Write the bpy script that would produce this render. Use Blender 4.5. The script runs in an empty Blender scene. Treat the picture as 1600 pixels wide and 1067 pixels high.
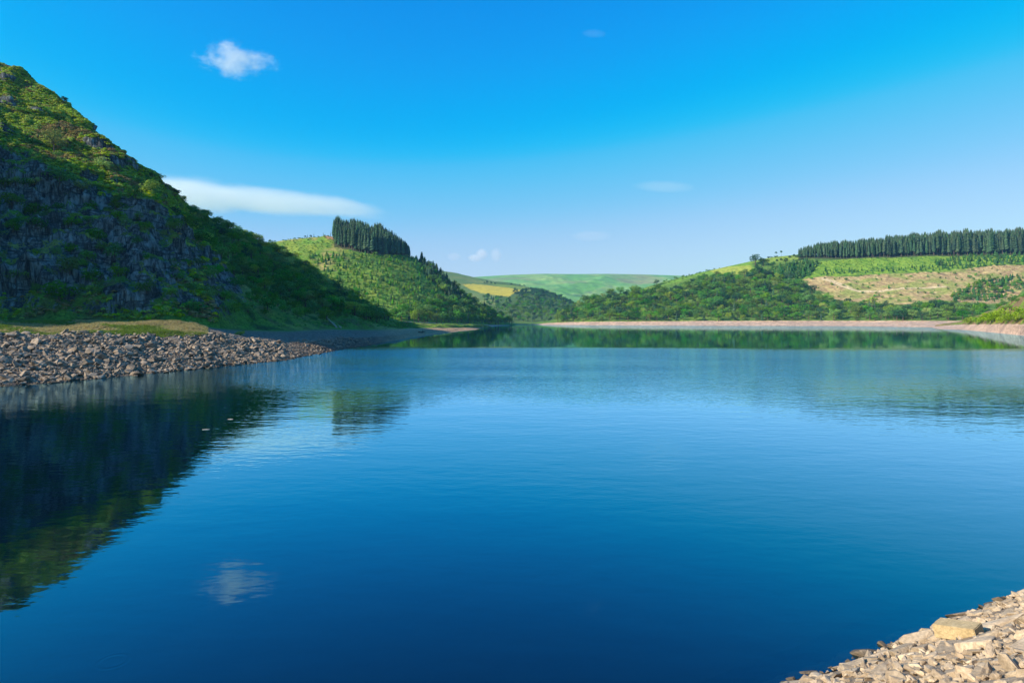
import bpy, bmesh, math, random
import numpy as np
from mathutils import Vector, Matrix, Euler

random.seed(7)
RNG = np.random.default_rng(7)
scene = bpy.context.scene
COL = scene.collection

# ------------------------------------------------------------------ camera
CAM_H, FOC, CX, HY = 8.0, 1000.0, 800.0, 499.5
cam = bpy.data.cameras.new('camera')
cam.sensor_width = 36.0
cam.lens = 36.0 * FOC / 1600.0
cam.shift_y = (HY - 533.5) / 1600.0
cam.clip_start, cam.clip_end = 0.1, 60000.0
cam_o = bpy.data.objects.new('camera', cam)
COL.objects.link(cam_o)
cam_o.location = (0, 0, CAM_H)
cam_o.rotation_euler = (math.radians(90), 0, 0)
scene.camera = cam_o

# ------------------------------------------------------------------ sky and sun
EXPO = 0.5
SUN_EL, SUN_AZ = 29.0, 245.0          # azimuth clockwise from +Y: the sun stands left of and a little behind the camera
sd = Vector((math.sin(math.radians(SUN_AZ)) * math.cos(math.radians(SUN_EL)),
             math.cos(math.radians(SUN_AZ)) * math.cos(math.radians(SUN_EL)),
             math.sin(math.radians(SUN_EL))))
world = bpy.data.worlds.new('World')
scene.world = world
world.use_nodes = True
wn, wl = world.node_tree.nodes, world.node_tree.links
wn.clear()
w_out = wn.new('ShaderNodeOutputWorld')
w_bg = wn.new('ShaderNodeBackground')
w_sky = wn.new('ShaderNodeTexSky')
w_sky.sky_type = 'NISHITA'
w_sky.sun_disc = False
w_sky.sun_elevation = math.radians(SUN_EL)
w_sky.sun_rotation = math.radians(SUN_AZ)
w_sky.altitude = 300
w_sky.air_density = 1.0
w_sky.dust_density = 0.6
w_sky.ozone_density = 2.6
w_bw = wn.new('ShaderNodeRGBToBW')
w_mix = wn.new('ShaderNodeMix'); w_mix.data_type = 'RGBA'; w_mix.clamp_factor = False; w_mix.clamp_result = False
w_mix.inputs[0].default_value = 1.55   # a strongly saturated, polarised-looking sky
w_max = wn.new('ShaderNodeMix'); w_max.data_type = 'RGBA'; w_max.blend_type = 'LIGHTEN'; w_max.inputs[0].default_value = 1.0
w_max.inputs[7].default_value = (0.0, 0.0, 0.0, 1)
wl.new(w_sky.outputs[0], w_bw.inputs[0])
wl.new(w_bw.outputs[0], w_mix.inputs[6]); wl.new(w_sky.outputs[0], w_mix.inputs[7])
wl.new(w_mix.outputs[2], w_max.inputs[6])
def scaled(k, src):
    o = wn.new('ShaderNodeVectorMath'); o.operation = 'SCALE'; o.inputs[3].default_value = k
    wl.new(src, o.inputs[0]); return o.outputs[0]
w_cur = wn.new('ShaderNodeRGBCurve')    # the photograph's colour grade of the whole sky
def curve(k, pts):
    c = w_cur.mapping.curves[k]
    c.points[0].location = pts[0]; c.points[1].location = pts[-1]
    for p in pts[1:-1]: c.points.new(*p)
curve(0, [(0, 0), (.09, 0), (.13, .0), (.155, .07), (.2, .18), (.33, .44), (.6, .65), (1, .95)])
curve(1, [(0, 0), (.1, .13), (.223, .285), (.319, .44), (.381, .53), (.5, .60), (.617, .67), (1, .95)])
curve(2, [(0, 0), (.2, .45), (.49, .84), (.638, .93), (.8, .93), (1, .98)])
w_cur.mapping.update()
wl.new(scaled(0.13, w_max.outputs[2]), w_cur.inputs['Color'])
wl.new(scaled(1 / 0.13 / 2 ** EXPO, w_cur.outputs[0]), w_bg.inputs['Color'])
w_bg.inputs['Strength'].default_value = 0.13
wl.new(w_bg.outputs[0], w_out.inputs[0])

sun = bpy.data.lights.new('sun', 'SUN')
sun.energy, sun.angle, sun.color = 5.0, math.radians(0.53), (1.0, 0.92, 0.78)
sun_o = bpy.data.objects.new('sun', sun)
COL.objects.link(sun_o)
sun_o.rotation_euler = (-sd).to_track_quat('-Z', 'Y').to_euler()
sun_o.location = (-300, -120, 200)

vs = scene.view_settings
vs.view_transform, vs.look, vs.exposure, vs.gamma, vs.use_curve_mapping = 'Standard', 'None', EXPO, 1.0, False
scene.cycles.use_denoising = True
scene.cycles.max_bounces = 6
scene.cycles.diffuse_bounces = 2
scene.cycles.glossy_bounces = 3
scene.cycles.transmission_bounces = 4
scene.cycles.transparent_max_bounces = 8
scene.cycles.volume_bounces = 6
scene.cycles.caustics_reflective = False
scene.cycles.caustics_refractive = False

# ------------------------------------------------------------------ helpers
def tag(o, label=None, cat=None, group=None, kind=None):
    if label: o['label'] = label
    if cat: o['category'] = cat
    if group: o['group'] = group
    if kind: o['kind'] = kind
    return o

def link(o, parent=None):
    COL.objects.link(o)
    if parent is not None: o.parent = parent
    return o

def empty(name, loc, rz=0.0, s=1.0):
    o = bpy.data.objects.new(name, None)
    o.empty_display_size = 0.5
    o.location, o.rotation_euler, o.scale = loc, (0, 0, rz), (s, s, s)
    return link(o)

def at(px, py, D):
    return Vector(((px - CX) / FOC * D, D, CAM_H + (HY - py) / FOC * D))

def mesh_from(name, V, F, mat=None, smooth=False):
    me = bpy.data.meshes.new(name)
    me.from_pydata([tuple(v) for v in V], [], [tuple(f) for f in F])
    me.validate()
    if smooth: me.shade_smooth()
    if mat: me.materials.append(mat)
    return me

# value noise -------------------------------------------------------
def _h(ix, iy, iz, seed):
    n = (ix.astype(np.int64) * 374761393 + iy.astype(np.int64) * 668265263 + iz.astype(np.int64) * 2147483647 + seed * 1274126177) & 0xffffffff
    n = ((n ^ (n >> 13)) * 1274126177) & 0xffffffff
    n = ((n ^ (n >> 16)) * 2246822519) & 0xffffffff
    return ((n ^ (n >> 15)) & 0xffffff) / float(0xffffff)

def vnoise(x, y, z, seed=0):
    x, y, z = np.broadcast_arrays(np.asarray(x, float), np.asarray(y, float), np.asarray(z, float))
    fx, fy, fz = np.floor(x), np.floor(y), np.floor(z)
    u, v, w = x - fx, y - fy, z - fz
    u, v, w = u * u * (3 - 2 * u), v * v * (3 - 2 * v), w * w * (3 - 2 * w)
    r = 0
    for a in (0, 1):
        for b in (0, 1):
            for c in (0, 1):
                r = r + _h(fx + a, fy + b, fz + c, seed) * (u if a else 1 - u) * (v if b else 1 - v) * (w if c else 1 - w)
    return r * 2 - 1

def fbm(x, y, z, seed=0, octv=4, ridged=False):
    r, a, t = 0, 1.0, 0
    for k in range(octv):
        n = vnoise(x * 2.03 ** k, y * 2.03 ** k, z * 2.03 ** k, seed + 17 * k)
        if ridged: n = 1 - 2 * np.abs(n)
        r = r + a * n; t += a; a *= 0.52
    return r / t

def sstep(a, b, x):
    t = np.clip((x - a) / (b - a), 0, 1)
    return t * t * (3 - 2 * t)

def in_poly(px, py, poly):
    px, py = np.asarray(px, float), np.asarray(py, float)
    r = np.zeros(px.shape, bool)
    n = len(poly)
    for i in range(n):
        x1, y1 = poly[i]; x2, y2 = poly[(i + 1) % n]
        if y1 == y2: continue
        c = ((y1 > py) != (y2 > py)) & (px < (x2 - x1) * (py - y1) / (y2 - y1) + x1)
        r ^= c
    return r

def mix3(a, b, t):
    t = np.asarray(t)[..., None]
    return np.asarray(a) * (1 - t) + np.asarray(b) * t

# node materials ----------------------------------------------------
class NT:
    def __init__(s, name):
        s.m = bpy.data.materials.new(name); s.m.use_nodes = True
        s.n, s.l = s.m.node_tree.nodes, s.m.node_tree.links
        s.n.clear()
        s.out = s.n.new('ShaderNodeOutputMaterial')
    def new(s, t, **kw):
        o = s.n.new(t)
        for k, v in kw.items(): setattr(o, k, v)
        return o
    def put(s, sock, v):
        if isinstance(v, bpy.types.NodeSocket): s.l.new(v, sock)
        elif v is not None: sock.default_value = v
    def math(s, op, a, b=None, c=None, clamp=False):
        o = s.new('ShaderNodeMath', operation=op, use_clamp=clamp)
        for i, v in enumerate((a, b, c)):
            if v is not None: s.put(o.inputs[i], v)
        return o.outputs[0]
    def noise(s, vec, scale, detail=3.0, rough=0.55, dist=0.0):
        o = s.new('ShaderNodeTexNoise')
        if vec is not None: s.put(o.inputs['Vector'], vec)
        o.inputs['Scale'].default_value = scale; o.inputs['Detail'].default_value = detail
        o.inputs['Roughness'].default_value = rough; o.inputs['Distortion'].default_value = dist
        return o.outputs['Fac']
    def ramp(s, v, lo, hi, a=0.0, b=1.0, smooth=True):
        o = s.new('ShaderNodeMapRange', interpolation_type='SMOOTHSTEP' if smooth else 'LINEAR')
        s.put(o.inputs[0], v)
        for i, q in enumerate((lo, hi, a, b)): s.put(o.inputs[i + 1], q)
        return o.outputs[0]
    def mixc(s, f, a, b, blend='MIX'):
        o = s.new('ShaderNodeMix', data_type='RGBA', blend_type=blend)
        s.put(o.inputs[0], f); s.put(o.inputs[6], a); s.put(o.inputs[7], b)
        return o.outputs[2]
    def bump(s, h, strength, dist, normal=None):
        o = s.new('ShaderNodeBump')
        s.put(o.inputs['Strength'], strength); s.put(o.inputs['Distance'], dist); s.put(o.inputs['Height'], h)
        if normal is not None: s.put(o.inputs['Normal'], normal)
        return o.outputs[0]
    def pbsdf(s, col, rough=0.9, normal=None, spec=0.2):
        o = s.new('ShaderNodeBsdfPrincipled')
        s.put(o.inputs['Base Color'], col); s.put(o.inputs['Roughness'], rough)
        o.inputs['Specular IOR Level'].default_value = spec
        if normal is not None: s.put(o.inputs['Normal'], normal)
        return o.outputs[0]
    def done(s, shader):
        s.l.new(shader, s.out.inputs['Surface']); return s.m
    def pos(s): return s.new('ShaderNodeNewGeometry').outputs['Position']
    def obj(s): return s.new('ShaderNodeTexCoord').outputs['Object']
    def rand(s): return s.new('ShaderNodeObjectInfo').outputs['Random']
    def mapping(s, vec, scale=(1, 1, 1), rot=(0, 0, 0)):
        o = s.new('ShaderNodeMapping'); s.put(o.inputs[0], vec)
        o.inputs['Scale'].default_value = scale; o.inputs['Rotation'].default_value = rot
        return o.outputs[0]

def c4(r, g, b): return (r, g, b, 1.0)

def terrain_mat(name, scale, bump_d, var=0.45):
    t = NT(name)
    a = t.new('ShaderNodeAttribute', attribute_name='cover').outputs['Color']
    p = t.pos()
    n1 = t.noise(p, scale, 5, 0.65)
    n2 = t.noise(p, scale * 5.3, 4, 0.65)
    v = t.math('ADD', t.ramp(n1, 0.25, 0.75, 1 - var, 1 + var), t.ramp(n2, 0.25, 0.75, -var * .6, var * .6))
    col = t.mixc(1.0, a, v, 'MULTIPLY')
    hsum = t.math('ADD', n1, t.math('MULTIPLY', n2, 0.35))
    return t.done(t.pbsdf(col, 0.95, t.bump(hsum, 0.8, bump_d), 0.1))

def rock_hill_mat():
    t = NT('rock_and_turf')
    a = t.new('ShaderNodeAttribute', attribute_name='cover').outputs['Color']
    rk = t.new('ShaderNodeAttribute', attribute_name='rock').outputs['Fac']
    p = t.pos()
    st = t.mapping(p, (1.0, 1.0, 0.28), (0.0, math.radians(14), math.radians(25)))
    n1 = t.noise(st, 0.55, 7, 0.68, 0.4)
    n2 = t.noise(p, 1.3, 5, 0.65)
    rb = t.noise(t.mapping(p, (1.0, 1.0, 0.13), (0.0, math.radians(10), 0.4)), 0.42, 5, 0.6, 0.8)
    rib = t.math('ABSOLUTE', t.math('SUBTRACT', rb, 0.5))
    crack = t.ramp(rib, 0.0, 0.055)
    lg = t.noise(t.mapping(p, (0.25, 0.25, 1.0), (math.radians(18), 0.0, 0.0)), 0.30, 4, 0.6, 0.6)
    ledge = t.ramp(t.math('ABSOLUTE', t.math('SUBTRACT', lg, 0.5)), 0.0, 0.035)
    crack = t.math('MULTIPLY', crack, ledge)
    n3 = t.noise(p, 0.16, 4, 0.6)
    rock = t.mixc(t.ramp(n1, 0.3, 0.7), c4(.035, .042, .042), c4(.34, .37, .34))
    rock = t.mixc(t.math('MULTIPLY', t.math('SUBTRACT', 1.0, crack), 0.75), rock, c4(.02, .022, .024))
    veg = t.mixc(1.0, a, t.ramp(n2, 0.2, 0.8, 0.35, 1.65), 'MULTIPLY')
    mask = t.math('ADD', rk, t.ramp(n2, 0.3, 0.7, -0.35, 0.35))
    mask = t.math('ADD', mask, t.ramp(n3, 0.3, 0.7, -0.3, 0.3))
    mask = t.ramp(mask, 0.42, 0.58)
    col = t.mixc(mask, veg, rock)
    hh = t.math('ADD', t.math('MULTIPLY', n1, 1.6), t.math('ADD', t.math('MULTIPLY', crack, 0.35), t.math('MULTIPLY', n2, 0.6)))
    return t.done(t.pbsdf(col, 0.9, t.bump(hh, 0.9, 1.5), 0.15))

def foliage_mat(name, col, col2, transl=0.25, hue=0.03):
    t = NT(name)
    r = t.rand()
    p = t.obj()
    n = t.noise(p, 3.1, 2)
    base = t.mixc(t.ramp(n, 0.3, 0.7), c4(*col), c4(*col2))
    hs = t.new('ShaderNodeHueSaturation')
    t.put(hs.inputs['Hue'], t.math('ADD', 0.5, t.ramp(r, 0, 1, -hue, hue, False)))
    t.put(hs.inputs['Saturation'], t.ramp(t.math('FRACT', t.math('MULTIPLY', r, 7.31)), 0, 1, 0.85, 1.12, False))
    t.put(hs.inputs['Value'], t.ramp(t.math('FRACT', t.math('MULTIPLY', r, 13.7)), 0, 1, 0.6, 1.35, False))
    t.put(hs.inputs['Color'], base)
    d = t.new('ShaderNodeBsdfDiffuse'); t.put(d.inputs[0], hs.outputs[0])
    tr = t.new('ShaderNodeBsdfTranslucent'); t.put(tr.inputs[0], hs.outputs[0])
    m = t.new('ShaderNodeMixShader'); m.inputs[0].default_value = transl
    t.l.new(d.outputs[0], m.inputs[1]); t.l.new(tr.outputs[0], m.inputs[2])
    return t.done(m.outputs[0])

def bark_mat(name, col):
    t = NT(name)
    n = t.noise(t.mapping(t.obj(), (30, 30, 6)), 1.0, 4)
    return t.done(t.pbsdf(t.mixc(n, c4(*[c * .5 for c in col]), c4(*[c * 1.4 for c in col])), 0.95, None, 0.1))

def stone_mat(name, ca, cb, scale=2.0, bump_d=0.05, wet_z=None):
    t = NT(name)
    r = t.rand(); p = t.pos(); ob = t.obj()
    n1 = t.noise(p, scale, 5, 0.65); n2 = t.noise(p, scale * 7, 4, 0.7)
    base = t.mixc(t.ramp(n1, 0.3, 0.7), c4(*ca), c4(*cb))
    base = t.mixc(1.0, base, t.ramp(t.math('FRACT', t.math('MULTIPLY', r, 9.7)), 0, 1, 0.72, 1.2, False), 'MULTIPLY')
    base = t.mixc(1.0, base, t.ramp(n2, 0.2, 0.8, 0.7, 1.25), 'MULTIPLY')
    if wet_z is not None:                       # damp, weedy rim just above the water
        sx = t.new('ShaderNodeSeparateXYZ'); t.l.new(p, sx.inputs[0])
        w = t.ramp(t.math('ADD', sx.outputs[2], t.ramp(n1, 0, 1, -wet_z * .6, wet_z * .6)), wet_z * 0.5, wet_z, 1.0, 0.0)
        base = t.mixc(t.math('MULTIPLY', w, 0.85), base, c4(.10, .074, .048))
    hh = t.math('ADD', n1, t.math('MULTIPLY', n2, 0.4))
    return t.done(t.pbsdf(base, 0.92, t.bump(hh, 0.8, bump_d), 0.2))

# ------------------------------------------------------------------ terrain lofts (polar about the view point, real metres)
def col_px(px, pts, under=True, k=1.0, sea=False):     # pts: (py, D); the first point lies under water, the second on the waterline
    th = math.atan((px - CX) / FOC)
    if not under: return (th, [(D / math.cos(th), CAM_H + (HY - py) / FOC * D) for py, D in pts])
    q, last = [], 0.0
    for n, (py, D) in enumerate(pts):
        if n > 0: D = D * k
        z = CAM_H + (HY - py) / FOC * D
        if n == 0: D, z = CAM_H * FOC / (pts[1][0] - HY) * .82, -4.0
        elif n == 1: D, z = CAM_H * FOC / (py - HY), 0.0
        else:
            D = max(D, last * 1.02); z = max(CAM_H + (HY - py) / FOC * D, .35 * (n - 1))
        if sea: z = -1.5
        last = D
        q.append((D / math.cos(th), z))
    return (th, q)

def col_th(deg, pts):                           # pts: (r, z)
    return (math.radians(deg), list(pts))

def smooth1(A, k, axis):
    for _ in range(k):
        B = A.copy()
        sl = [slice(None)] * A.ndim; sa = sl.copy(); sb = sl.copy(); sc = sl.copy()
        sa[axis], sb[axis], sc[axis] = slice(0, -2), slice(1, -1), slice(2, None)
        B[tuple(sb)] = (A[tuple(sa)] + 2 * A[tuple(sb)] + A[tuple(sc)]) / 4
        A = B
    return A

def loft(cols, nth, rows, sm_th=6, sm_t=3):
    """cols: columns with equal role counts; rows: number of steps between consecutive roles.
    returns P[nth, nt, 3] and T (role coordinate per row)"""
    th = np.array([c[0] for c in cols]); R = np.array([[p[0] for p in c[1]] for c in cols]); Z = np.array([[p[1] for p in c[1]] for c in cols])
    tt = np.linspace(th[0], th[-1], nth)
    Rr = np.stack([np.interp(tt, th, R[:, k]) for k in range(R.shape[1])], 1)
    Zz = np.stack([np.interp(tt, th, Z[:, k]) for k in range(R.shape[1])], 1)
    Rr, Zz = smooth1(Rr, sm_th, 0), smooth1(Zz, sm_th, 0)
    T = np.concatenate([[0.0]] + [k + np.linspace(0, 1, n + 1)[1:] for k, n in enumerate(rows)])
    k = np.clip(T.astype(int), 0, R.shape[1] - 2); f = (T - k)[None, :]
    r = Rr[:, k] * (1 - f) + Rr[:, k + 1] * f
    z = Zz[:, k] * (1 - f) + Zz[:, k + 1] * f
    r, z = smooth1(r, sm_t, 1), smooth1(z, sm_t, 1)
    P = np.stack([np.sin(tt)[:, None] * r, np.cos(tt)[:, None] * r, z], 2)
    return P, T

def normals(P):
    du = np.gradient(P, axis=0); dv = np.gradient(P, axis=1)
    n = np.cross(du, dv); n[n[..., 2] < 0] *= -1
    return n / (np.linalg.norm(n, axis=2, keepdims=True) + 1e-9)

def to_px(P):
    D = np.maximum(P[..., 1], 1e-3)
    return CX + FOC * P[..., 0] / D, HY - FOC * (P[..., 2] - CAM_H) / D

def grid_mesh(name, P, cover, mat, extra=None, fmask=None, smooth=True):
    nu, nv = P.shape[:2]
    i, j = np.meshgrid(np.arange(nu - 1), np.arange(nv - 1), indexing='ij')
    a = (i * nv + j)
    F = np.stack([a, a + nv, a + nv + 1, a + 1], -1)
    F = F[fmask] if fmask is not None else F.reshape(-1, 4)
    F = F.reshape(-1, 4)
    used, inv = np.unique(F.ravel(), return_inverse=True)
    V = P.reshape(-1, 3)[used]; F = inv.reshape(-1, 4)
    me = bpy.data.meshes.new(name)
    me.vertices.add(len(V)); me.vertices.foreach_set('co', V.astype(np.float32).ravel())
    me.loops.add(F.size); me.loops.foreach_set('vertex_index', F.astype(np.int32).ravel())
    me.polygons.add(len(F)); me.polygons.foreach_set('loop_start', np.arange(0, F.size, 4, dtype=np.int32))
    me.update(calc_edges=True)
    ca = me.color_attributes.new('cover', 'FLOAT_COLOR', 'POINT')
    C = np.ones((len(V), 4), np.float32); C[:, :3] = cover.reshape(-1, 3)[used]
    ca.data.foreach_set('color', C.ravel())
    for k, arr in (extra or {}).items():
        at_ = me.attributes.new(k, 'FLOAT', 'POINT')
        at_.data.foreach_set('value', arr.reshape(-1)[used].astype(np.float32))
    me.materials.append(mat)
    if smooth: me.shade_smooth()
    o = bpy.data.objects.new(name, me)
    return link(o)

GRASS, LUSH, BRACKEN = (.10, .20, .03), (.14, .29, .03), (.25, .34, .045)
STRAW, HEATH, FELLED, FIELD = (.46, .36, .16), (.15, .105, .05), (.42, .28, .15), (.50, .40, .05)
BANK, MOOR, ROCK = (.64, .41, .26), (.13, .23, .07), (.2, .2, .2)

# ---- ground sheet under everything, out to the horizon
def sheet(name, z, R, mat):
    V = [(R * math.cos(a), R * math.sin(a), z) for a in np.linspace(0, 2 * math.pi, 97)[:-1]]
    me = mesh_from(name, V, [list(range(96))], mat)
    return tag(link(bpy.data.objects.new(name, me)), kind='structure')
g = NT('lake_bed'); gm = g.done(g.pbsdf(g.mixc(g.noise(g.pos(), .2), c4(.05, .05, .04), c4(.11, .10, .08)), 1.0))
sheet('ground', -14.0, 14000, gm)

# ---- left: the rocky hill with its shelf and shore
LH = [
 col_th(-100, [(25, -5), (36, 0), (50, 5), (80, 6), (100, 8), (190, 21.8), (300, 37.1), (420, 40)]),
 col_th(-87, [(30, -5), (42, 0), (62, 5), (95, 7), (120, 9), (205, 26.2), (290, 50.1), (420, 60)]),
 col_th(-80, [(36, -5), (48, 0), (70, 5.3), (106, 7.3), (135, 9), (205, 43.6), (285, 111.2), (430, 90)]),
 col_th(-74, [(40, -5), (52, 0), (75, 5.5), (115, 7.5), (145, 9), (215, 54.5), (288, 161.3), (430, 110)]),
 col_th(-66, [(48, -6), (63, 0), (87, 5.7), (130, 7.8), (156, 9), (215, 56.7), (280, 152.6), (430, 110)]),
 col_th(-58, [(60, -6), (75, 0), (100, 5.8), (150, 8), (168, 9), (228, 80.7), (310, 122.1), (460, 95)]),
 col_th(-48, [(75, -6), (90, 0), (116, 5.8), (160, 8), (190, 9), (250, 62), (355, 122), (500, 95)]),
 col_px(0, [(600, 62), (603, 80), (526, 101), (503, 132), (502, 160), (250, 207), (104, 302), (250, 430)]),
 col_px(40, [(600, 64), (600.5, 82), (526, 103), (503, 133), (502, 160), (262, 207), (120, 296), (250, 430)]),
 col_px(80, [(600, 66), (597.5, 84.7), (526, 105), (503, 134), (502, 161), (276, 207), (150, 281), (270, 420)]),
 col_px(130, [(600, 70), (593, 88.9), (525, 109), (503, 136), (502, 162), (292, 207), (198, 260), (290, 410)]),
 col_px(175, [(600, 72), (589, 93), (525, 112), (503, 138), (502, 163), (312, 206), (243, 245), (310, 400)]),
 col_px(230, [(598, 76), (583.5, 99.4), (525, 117), (503, 140), (503, 165), (332, 208), (279, 246), (330, 400)]),
 col_px(265, [(597, 80), (580.5, 103), (524.5, 122), (503.5, 142), (503, 167), (355, 216), (304, 275), (350, 420)]),
 col_px(300, [(594, 84), (577, 108), (524, 126), (504, 145), (504, 170), (382, 228), (330, 320), (385, 450)]),
 col_px(330, [(590, 88), (574, 112.7), (525, 131), (514, 152), (511, 172), (408, 236), (347, 385), (400, 480)]),
 col_px(380, [(586, 95), (569, 121), (531, 138), (520, 165), (514, 190), (436, 265), (366, 420), (410, 520)]),
 col_px(450, [(580, 104), (562.5, 134.5), (537, 155), (521, 185), (515, 210), (462, 300), (404, 470), (440, 570)]),
 col_px(520, [(566, 135), (549, 174), (530, 190), (517, 225), (513, 250), (486, 335), (452, 500), (470, 600)]),
 col_px(580, [(552, 175), (539, 222), (527.5, 265), (519.1, 310), (513.1, 345), (498, 400), (487, 510), (492, 600)], k=0.92),
 col_px(620, [(545, 220), (531.5, 281), (524.2, 330), (518.8, 380), (513.5, 430), (509.4, 470), (504.9, 520), (503, 600)], k=0.8),
 col_px(660, [(536, 290), (525, 364), (519.3, 430), (515.5, 480), (512.3, 540), (509.7, 600), (507.7, 640), (507, 680)], k=0.8),
 col_px(700, [(528, 400), (519.5, 485), (516.3, 540), (514.1, 585), (512.2, 620), (510.7, 650), (509.6, 680), (508, 720)], k=0.8),
 col_px(740, [(522, 520), (515.5, 640), (514, 680), (513, 700), (512.1, 715), (511.2, 730), (510.2, 760), (509, 800)], k=0.8),
 col_px(775, [(520, 600), (515, 720), (513.6, 750), (513, 770), (512.5, 790), (512, 800), (511, 820), (511, 840)], sea=True),
]
LP, LT = loft(LH, 760, [4, 34, 26, 10, 90, 90, 16], 5, 2)
lpx, lpy = to_px(LP)
Tg = np.broadcast_to(LT[None, :], LP.shape[:2])
cl = sstep(3.9, 4.2, Tg) * (1 - sstep(4.93, 5.25, Tg))                 # cliff belt
xl = 1 - sstep(230, 420, lpx)                                        # cliffs end towards the wood
N = normals(LP)
X, Y, Z = LP[..., 0], LP[..., 1], LP[..., 2]
rd = fbm(X / 16, Y / 16, Z / 40, 3, 5, True)
rd2 = fbm(X / 5.5, Y / 5.5, Z / 13, 5, 4, True)
big = fbm(X / 55, Y / 55, Z / 70, 9, 3)
gul = fbm(X / 26, Y / 26, Z / 200, 21, 3, True)
amp = cl * xl
knob = np.clip(fbm(X / 11, Y / 11, Z / 11, 25, 4) - .02, 0, 1) * sstep(4.9, 5.2, Tg) * (1 - .35 * sstep(5.9, 6.3, Tg)) * (1 - sstep(200, 300, lpx))
zz = Z / 7.5 + fbm(X / 30, Y / 30, Z / 30, 27, 3) * 1.6 + (X + Y) * .012
ledge = (zz - np.floor(zz)); ledge = np.where(ledge < .8, ledge / .8, (1 - ledge) / .2) - .5
hill = sstep(3.8, 4.3, Tg)
LP = LP + N * (amp * (rd * 5.5 + rd2 * 2.6 + ledge * 3.2) + knob * 9.0 + hill * (1 - amp) * (rd2 * 0.8 + gul * 1.6 + rd * 1.3 * xl) + hill * sstep(.5, 6, Tg) * big * 3.0 * (1 - sstep(5.6, 6, Tg)))[..., None]
shelf = sstep(1.9, 2.2, Tg) * (1 - sstep(2.9, 3.2, Tg))
LP[..., 2] += shelf * (fbm(X / 6, Y / 6, 0, 31, 4) * 1.0 - 0.1)
shore = sstep(0.9, 1.3, Tg) * (1 - sstep(2.0, 2.3, Tg))
LP[..., 2] += shore * (fbm(X / 3, Y / 3, 0, 33, 4) * 0.4 + fbm(X / 9, Y / 9, 0, 34, 3) * .7) * sstep(1.0, 1.35, Tg)
N = normals(smooth1(smooth1(LP, 2, 0), 2, 1))
steep = 1 - N[..., 2]
X, Y, Z = LP[..., 0], LP[..., 1], LP[..., 2]
rock = sstep(.30, .62, steep) * (0.35 + 0.65 * cl) * (0.25 + 0.75 * xl) * hill + 0.46 * cl * xl * (1 - sstep(4.9, 5.1, Tg))
scree = sstep(-0.1, 0.4, fbm(X / 18 + Z / 9, Y / 30, 0, 41, 3)) * sstep(300, 340, lpx) * (1 - sstep(540, 600, lpx)) * sstep(4, 4.2, Tg) * (1 - sstep(4.7, 5.1, Tg))
rock = np.clip(rock + 0.8 * scree + sstep(.12, .32, knob) * sstep(.22, .45, steep) * .8, 0, 1)
nz = fbm(X / 7, Y / 7, Z / 7, 51, 4); nz2 = fbm(X / 22, Y / 22, Z / 22, 52, 3)
cov = mix3(LUSH, BRACKEN, sstep(-.3, .4, nz2))
cov = mix3(cov, HEATH, sstep(.05, .5, nz) * 0.75)
cov = mix3(cov, (.44, .38, .12), sstep(.1, .5, nz2 - nz * .5) * .6)
cov = mix3(cov, (.05, .11, .02), sstep(.2, .5, -nz))
scov = mix3(STRAW, (.16, .24, .04), sstep(-.1, .45, fbm(X / 6, Y / 6, 0, 61, 4)))
scov = mix3(scov, (.10, .16, .03), sstep(.55, .15, np.abs(Tg - 2.12) * 3) * .8)
cov = mix3(cov, scov, shelf * (1 - sstep(310, 335, lpx)))
scol = mix3((.16, .12, .09), (.09, .07, .055), sstep(-.3, .3, nz))
cov = mix3(cov, scol, (Tg < 2.02) * 1.0)
cov = mix3(cov, (.27, .22, .17), ((Tg >= 2.02) & (Tg < 3.6) & (lpx > 325)) * (1 - .3 * sstep(2.9, 3.5, Tg)))
cov = mix3(cov, (.58, .37, .21), (Tg < 3.9) * sstep(560, 650, lpx))
rubble_f = ((Tg < 2.05) & (lpx < 480))[:-1, :-1]
m_rockhill = rock_hill_mat()
m_rubble = terrain_mat('shore_gravel', 1.1, 0.5, 0.5)
rocky_hill = tag(grid_mesh('rocky_hill', LP, cov, m_rockhill, {'rock': rock}, ~rubble_f), kind='structure')
rubble_shore = tag(grid_mesh('rubble_shore', LP, cov, m_rubble, None, rubble_f), kind='structure')

# ---- middle hill with the plantation
MH = [
 col_px(330, [(516, 540), (514, 565), (506, 600), (450, 740), (395, 900), (390, 1150)]),
 col_px(440, [(516, 540), (515, 565), (506, 600), (440, 745), (375, 900), (388, 1150)]),
 col_px(480, [(516, 560), (515, 585), (506, 610), (440, 750), (370.5, 900), (388, 1150)]),
 col_px(510, [(516, 570), (515, 600), (506, 620), (440, 755), (368, 900), (388, 1150)]),
 col_px(527, [(516, 575), (515, 605), (506, 625), (440, 757), (369.5, 900), (388, 1150)]),
 col_px(560, [(516, 585), (515, 615), (506, 632), (442, 760), (377, 900), (392, 1120)]),
 col_px(590, [(516, 590), (515, 622), (506, 640), (444, 764), (384, 900), (397, 1110)]),
 col_px(620, [(516, 600), (515, 632), (506, 650), (448, 770), (394, 900), (405, 1100)]),
 col_px(650, [(517, 610), (512.5, 645), (506.5, 662), (456, 778), (404, 900), (415, 1090)]),
 col_px(670, [(517, 620), (512, 655), (507, 675), (463, 782), (421, 895), (428, 1080)]),
 col_px(700, [(517, 630), (511.5, 680), (507.5, 702), (476, 792), (448, 885), (452, 1070)]),
 col_px(750, [(516, 680), (510.5, 755), (508, 780), (494, 822), (484, 872), (486, 1000)]),
 col_px(795, [(514, 800), (508.8, 880), (508.5, 897), (505.5, 912), (504, 930), (504.5, 970)]),
 col_px(812, [(514.5, 850), (513, 880), (512.7, 900), (512.5, 915), (512, 930), (511.5, 950)], sea=True),
 col_px(835, [(515, 880), (514.5, 900), (514, 910), (514, 920), (514, 935), (514, 950)], sea=True),
]
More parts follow.
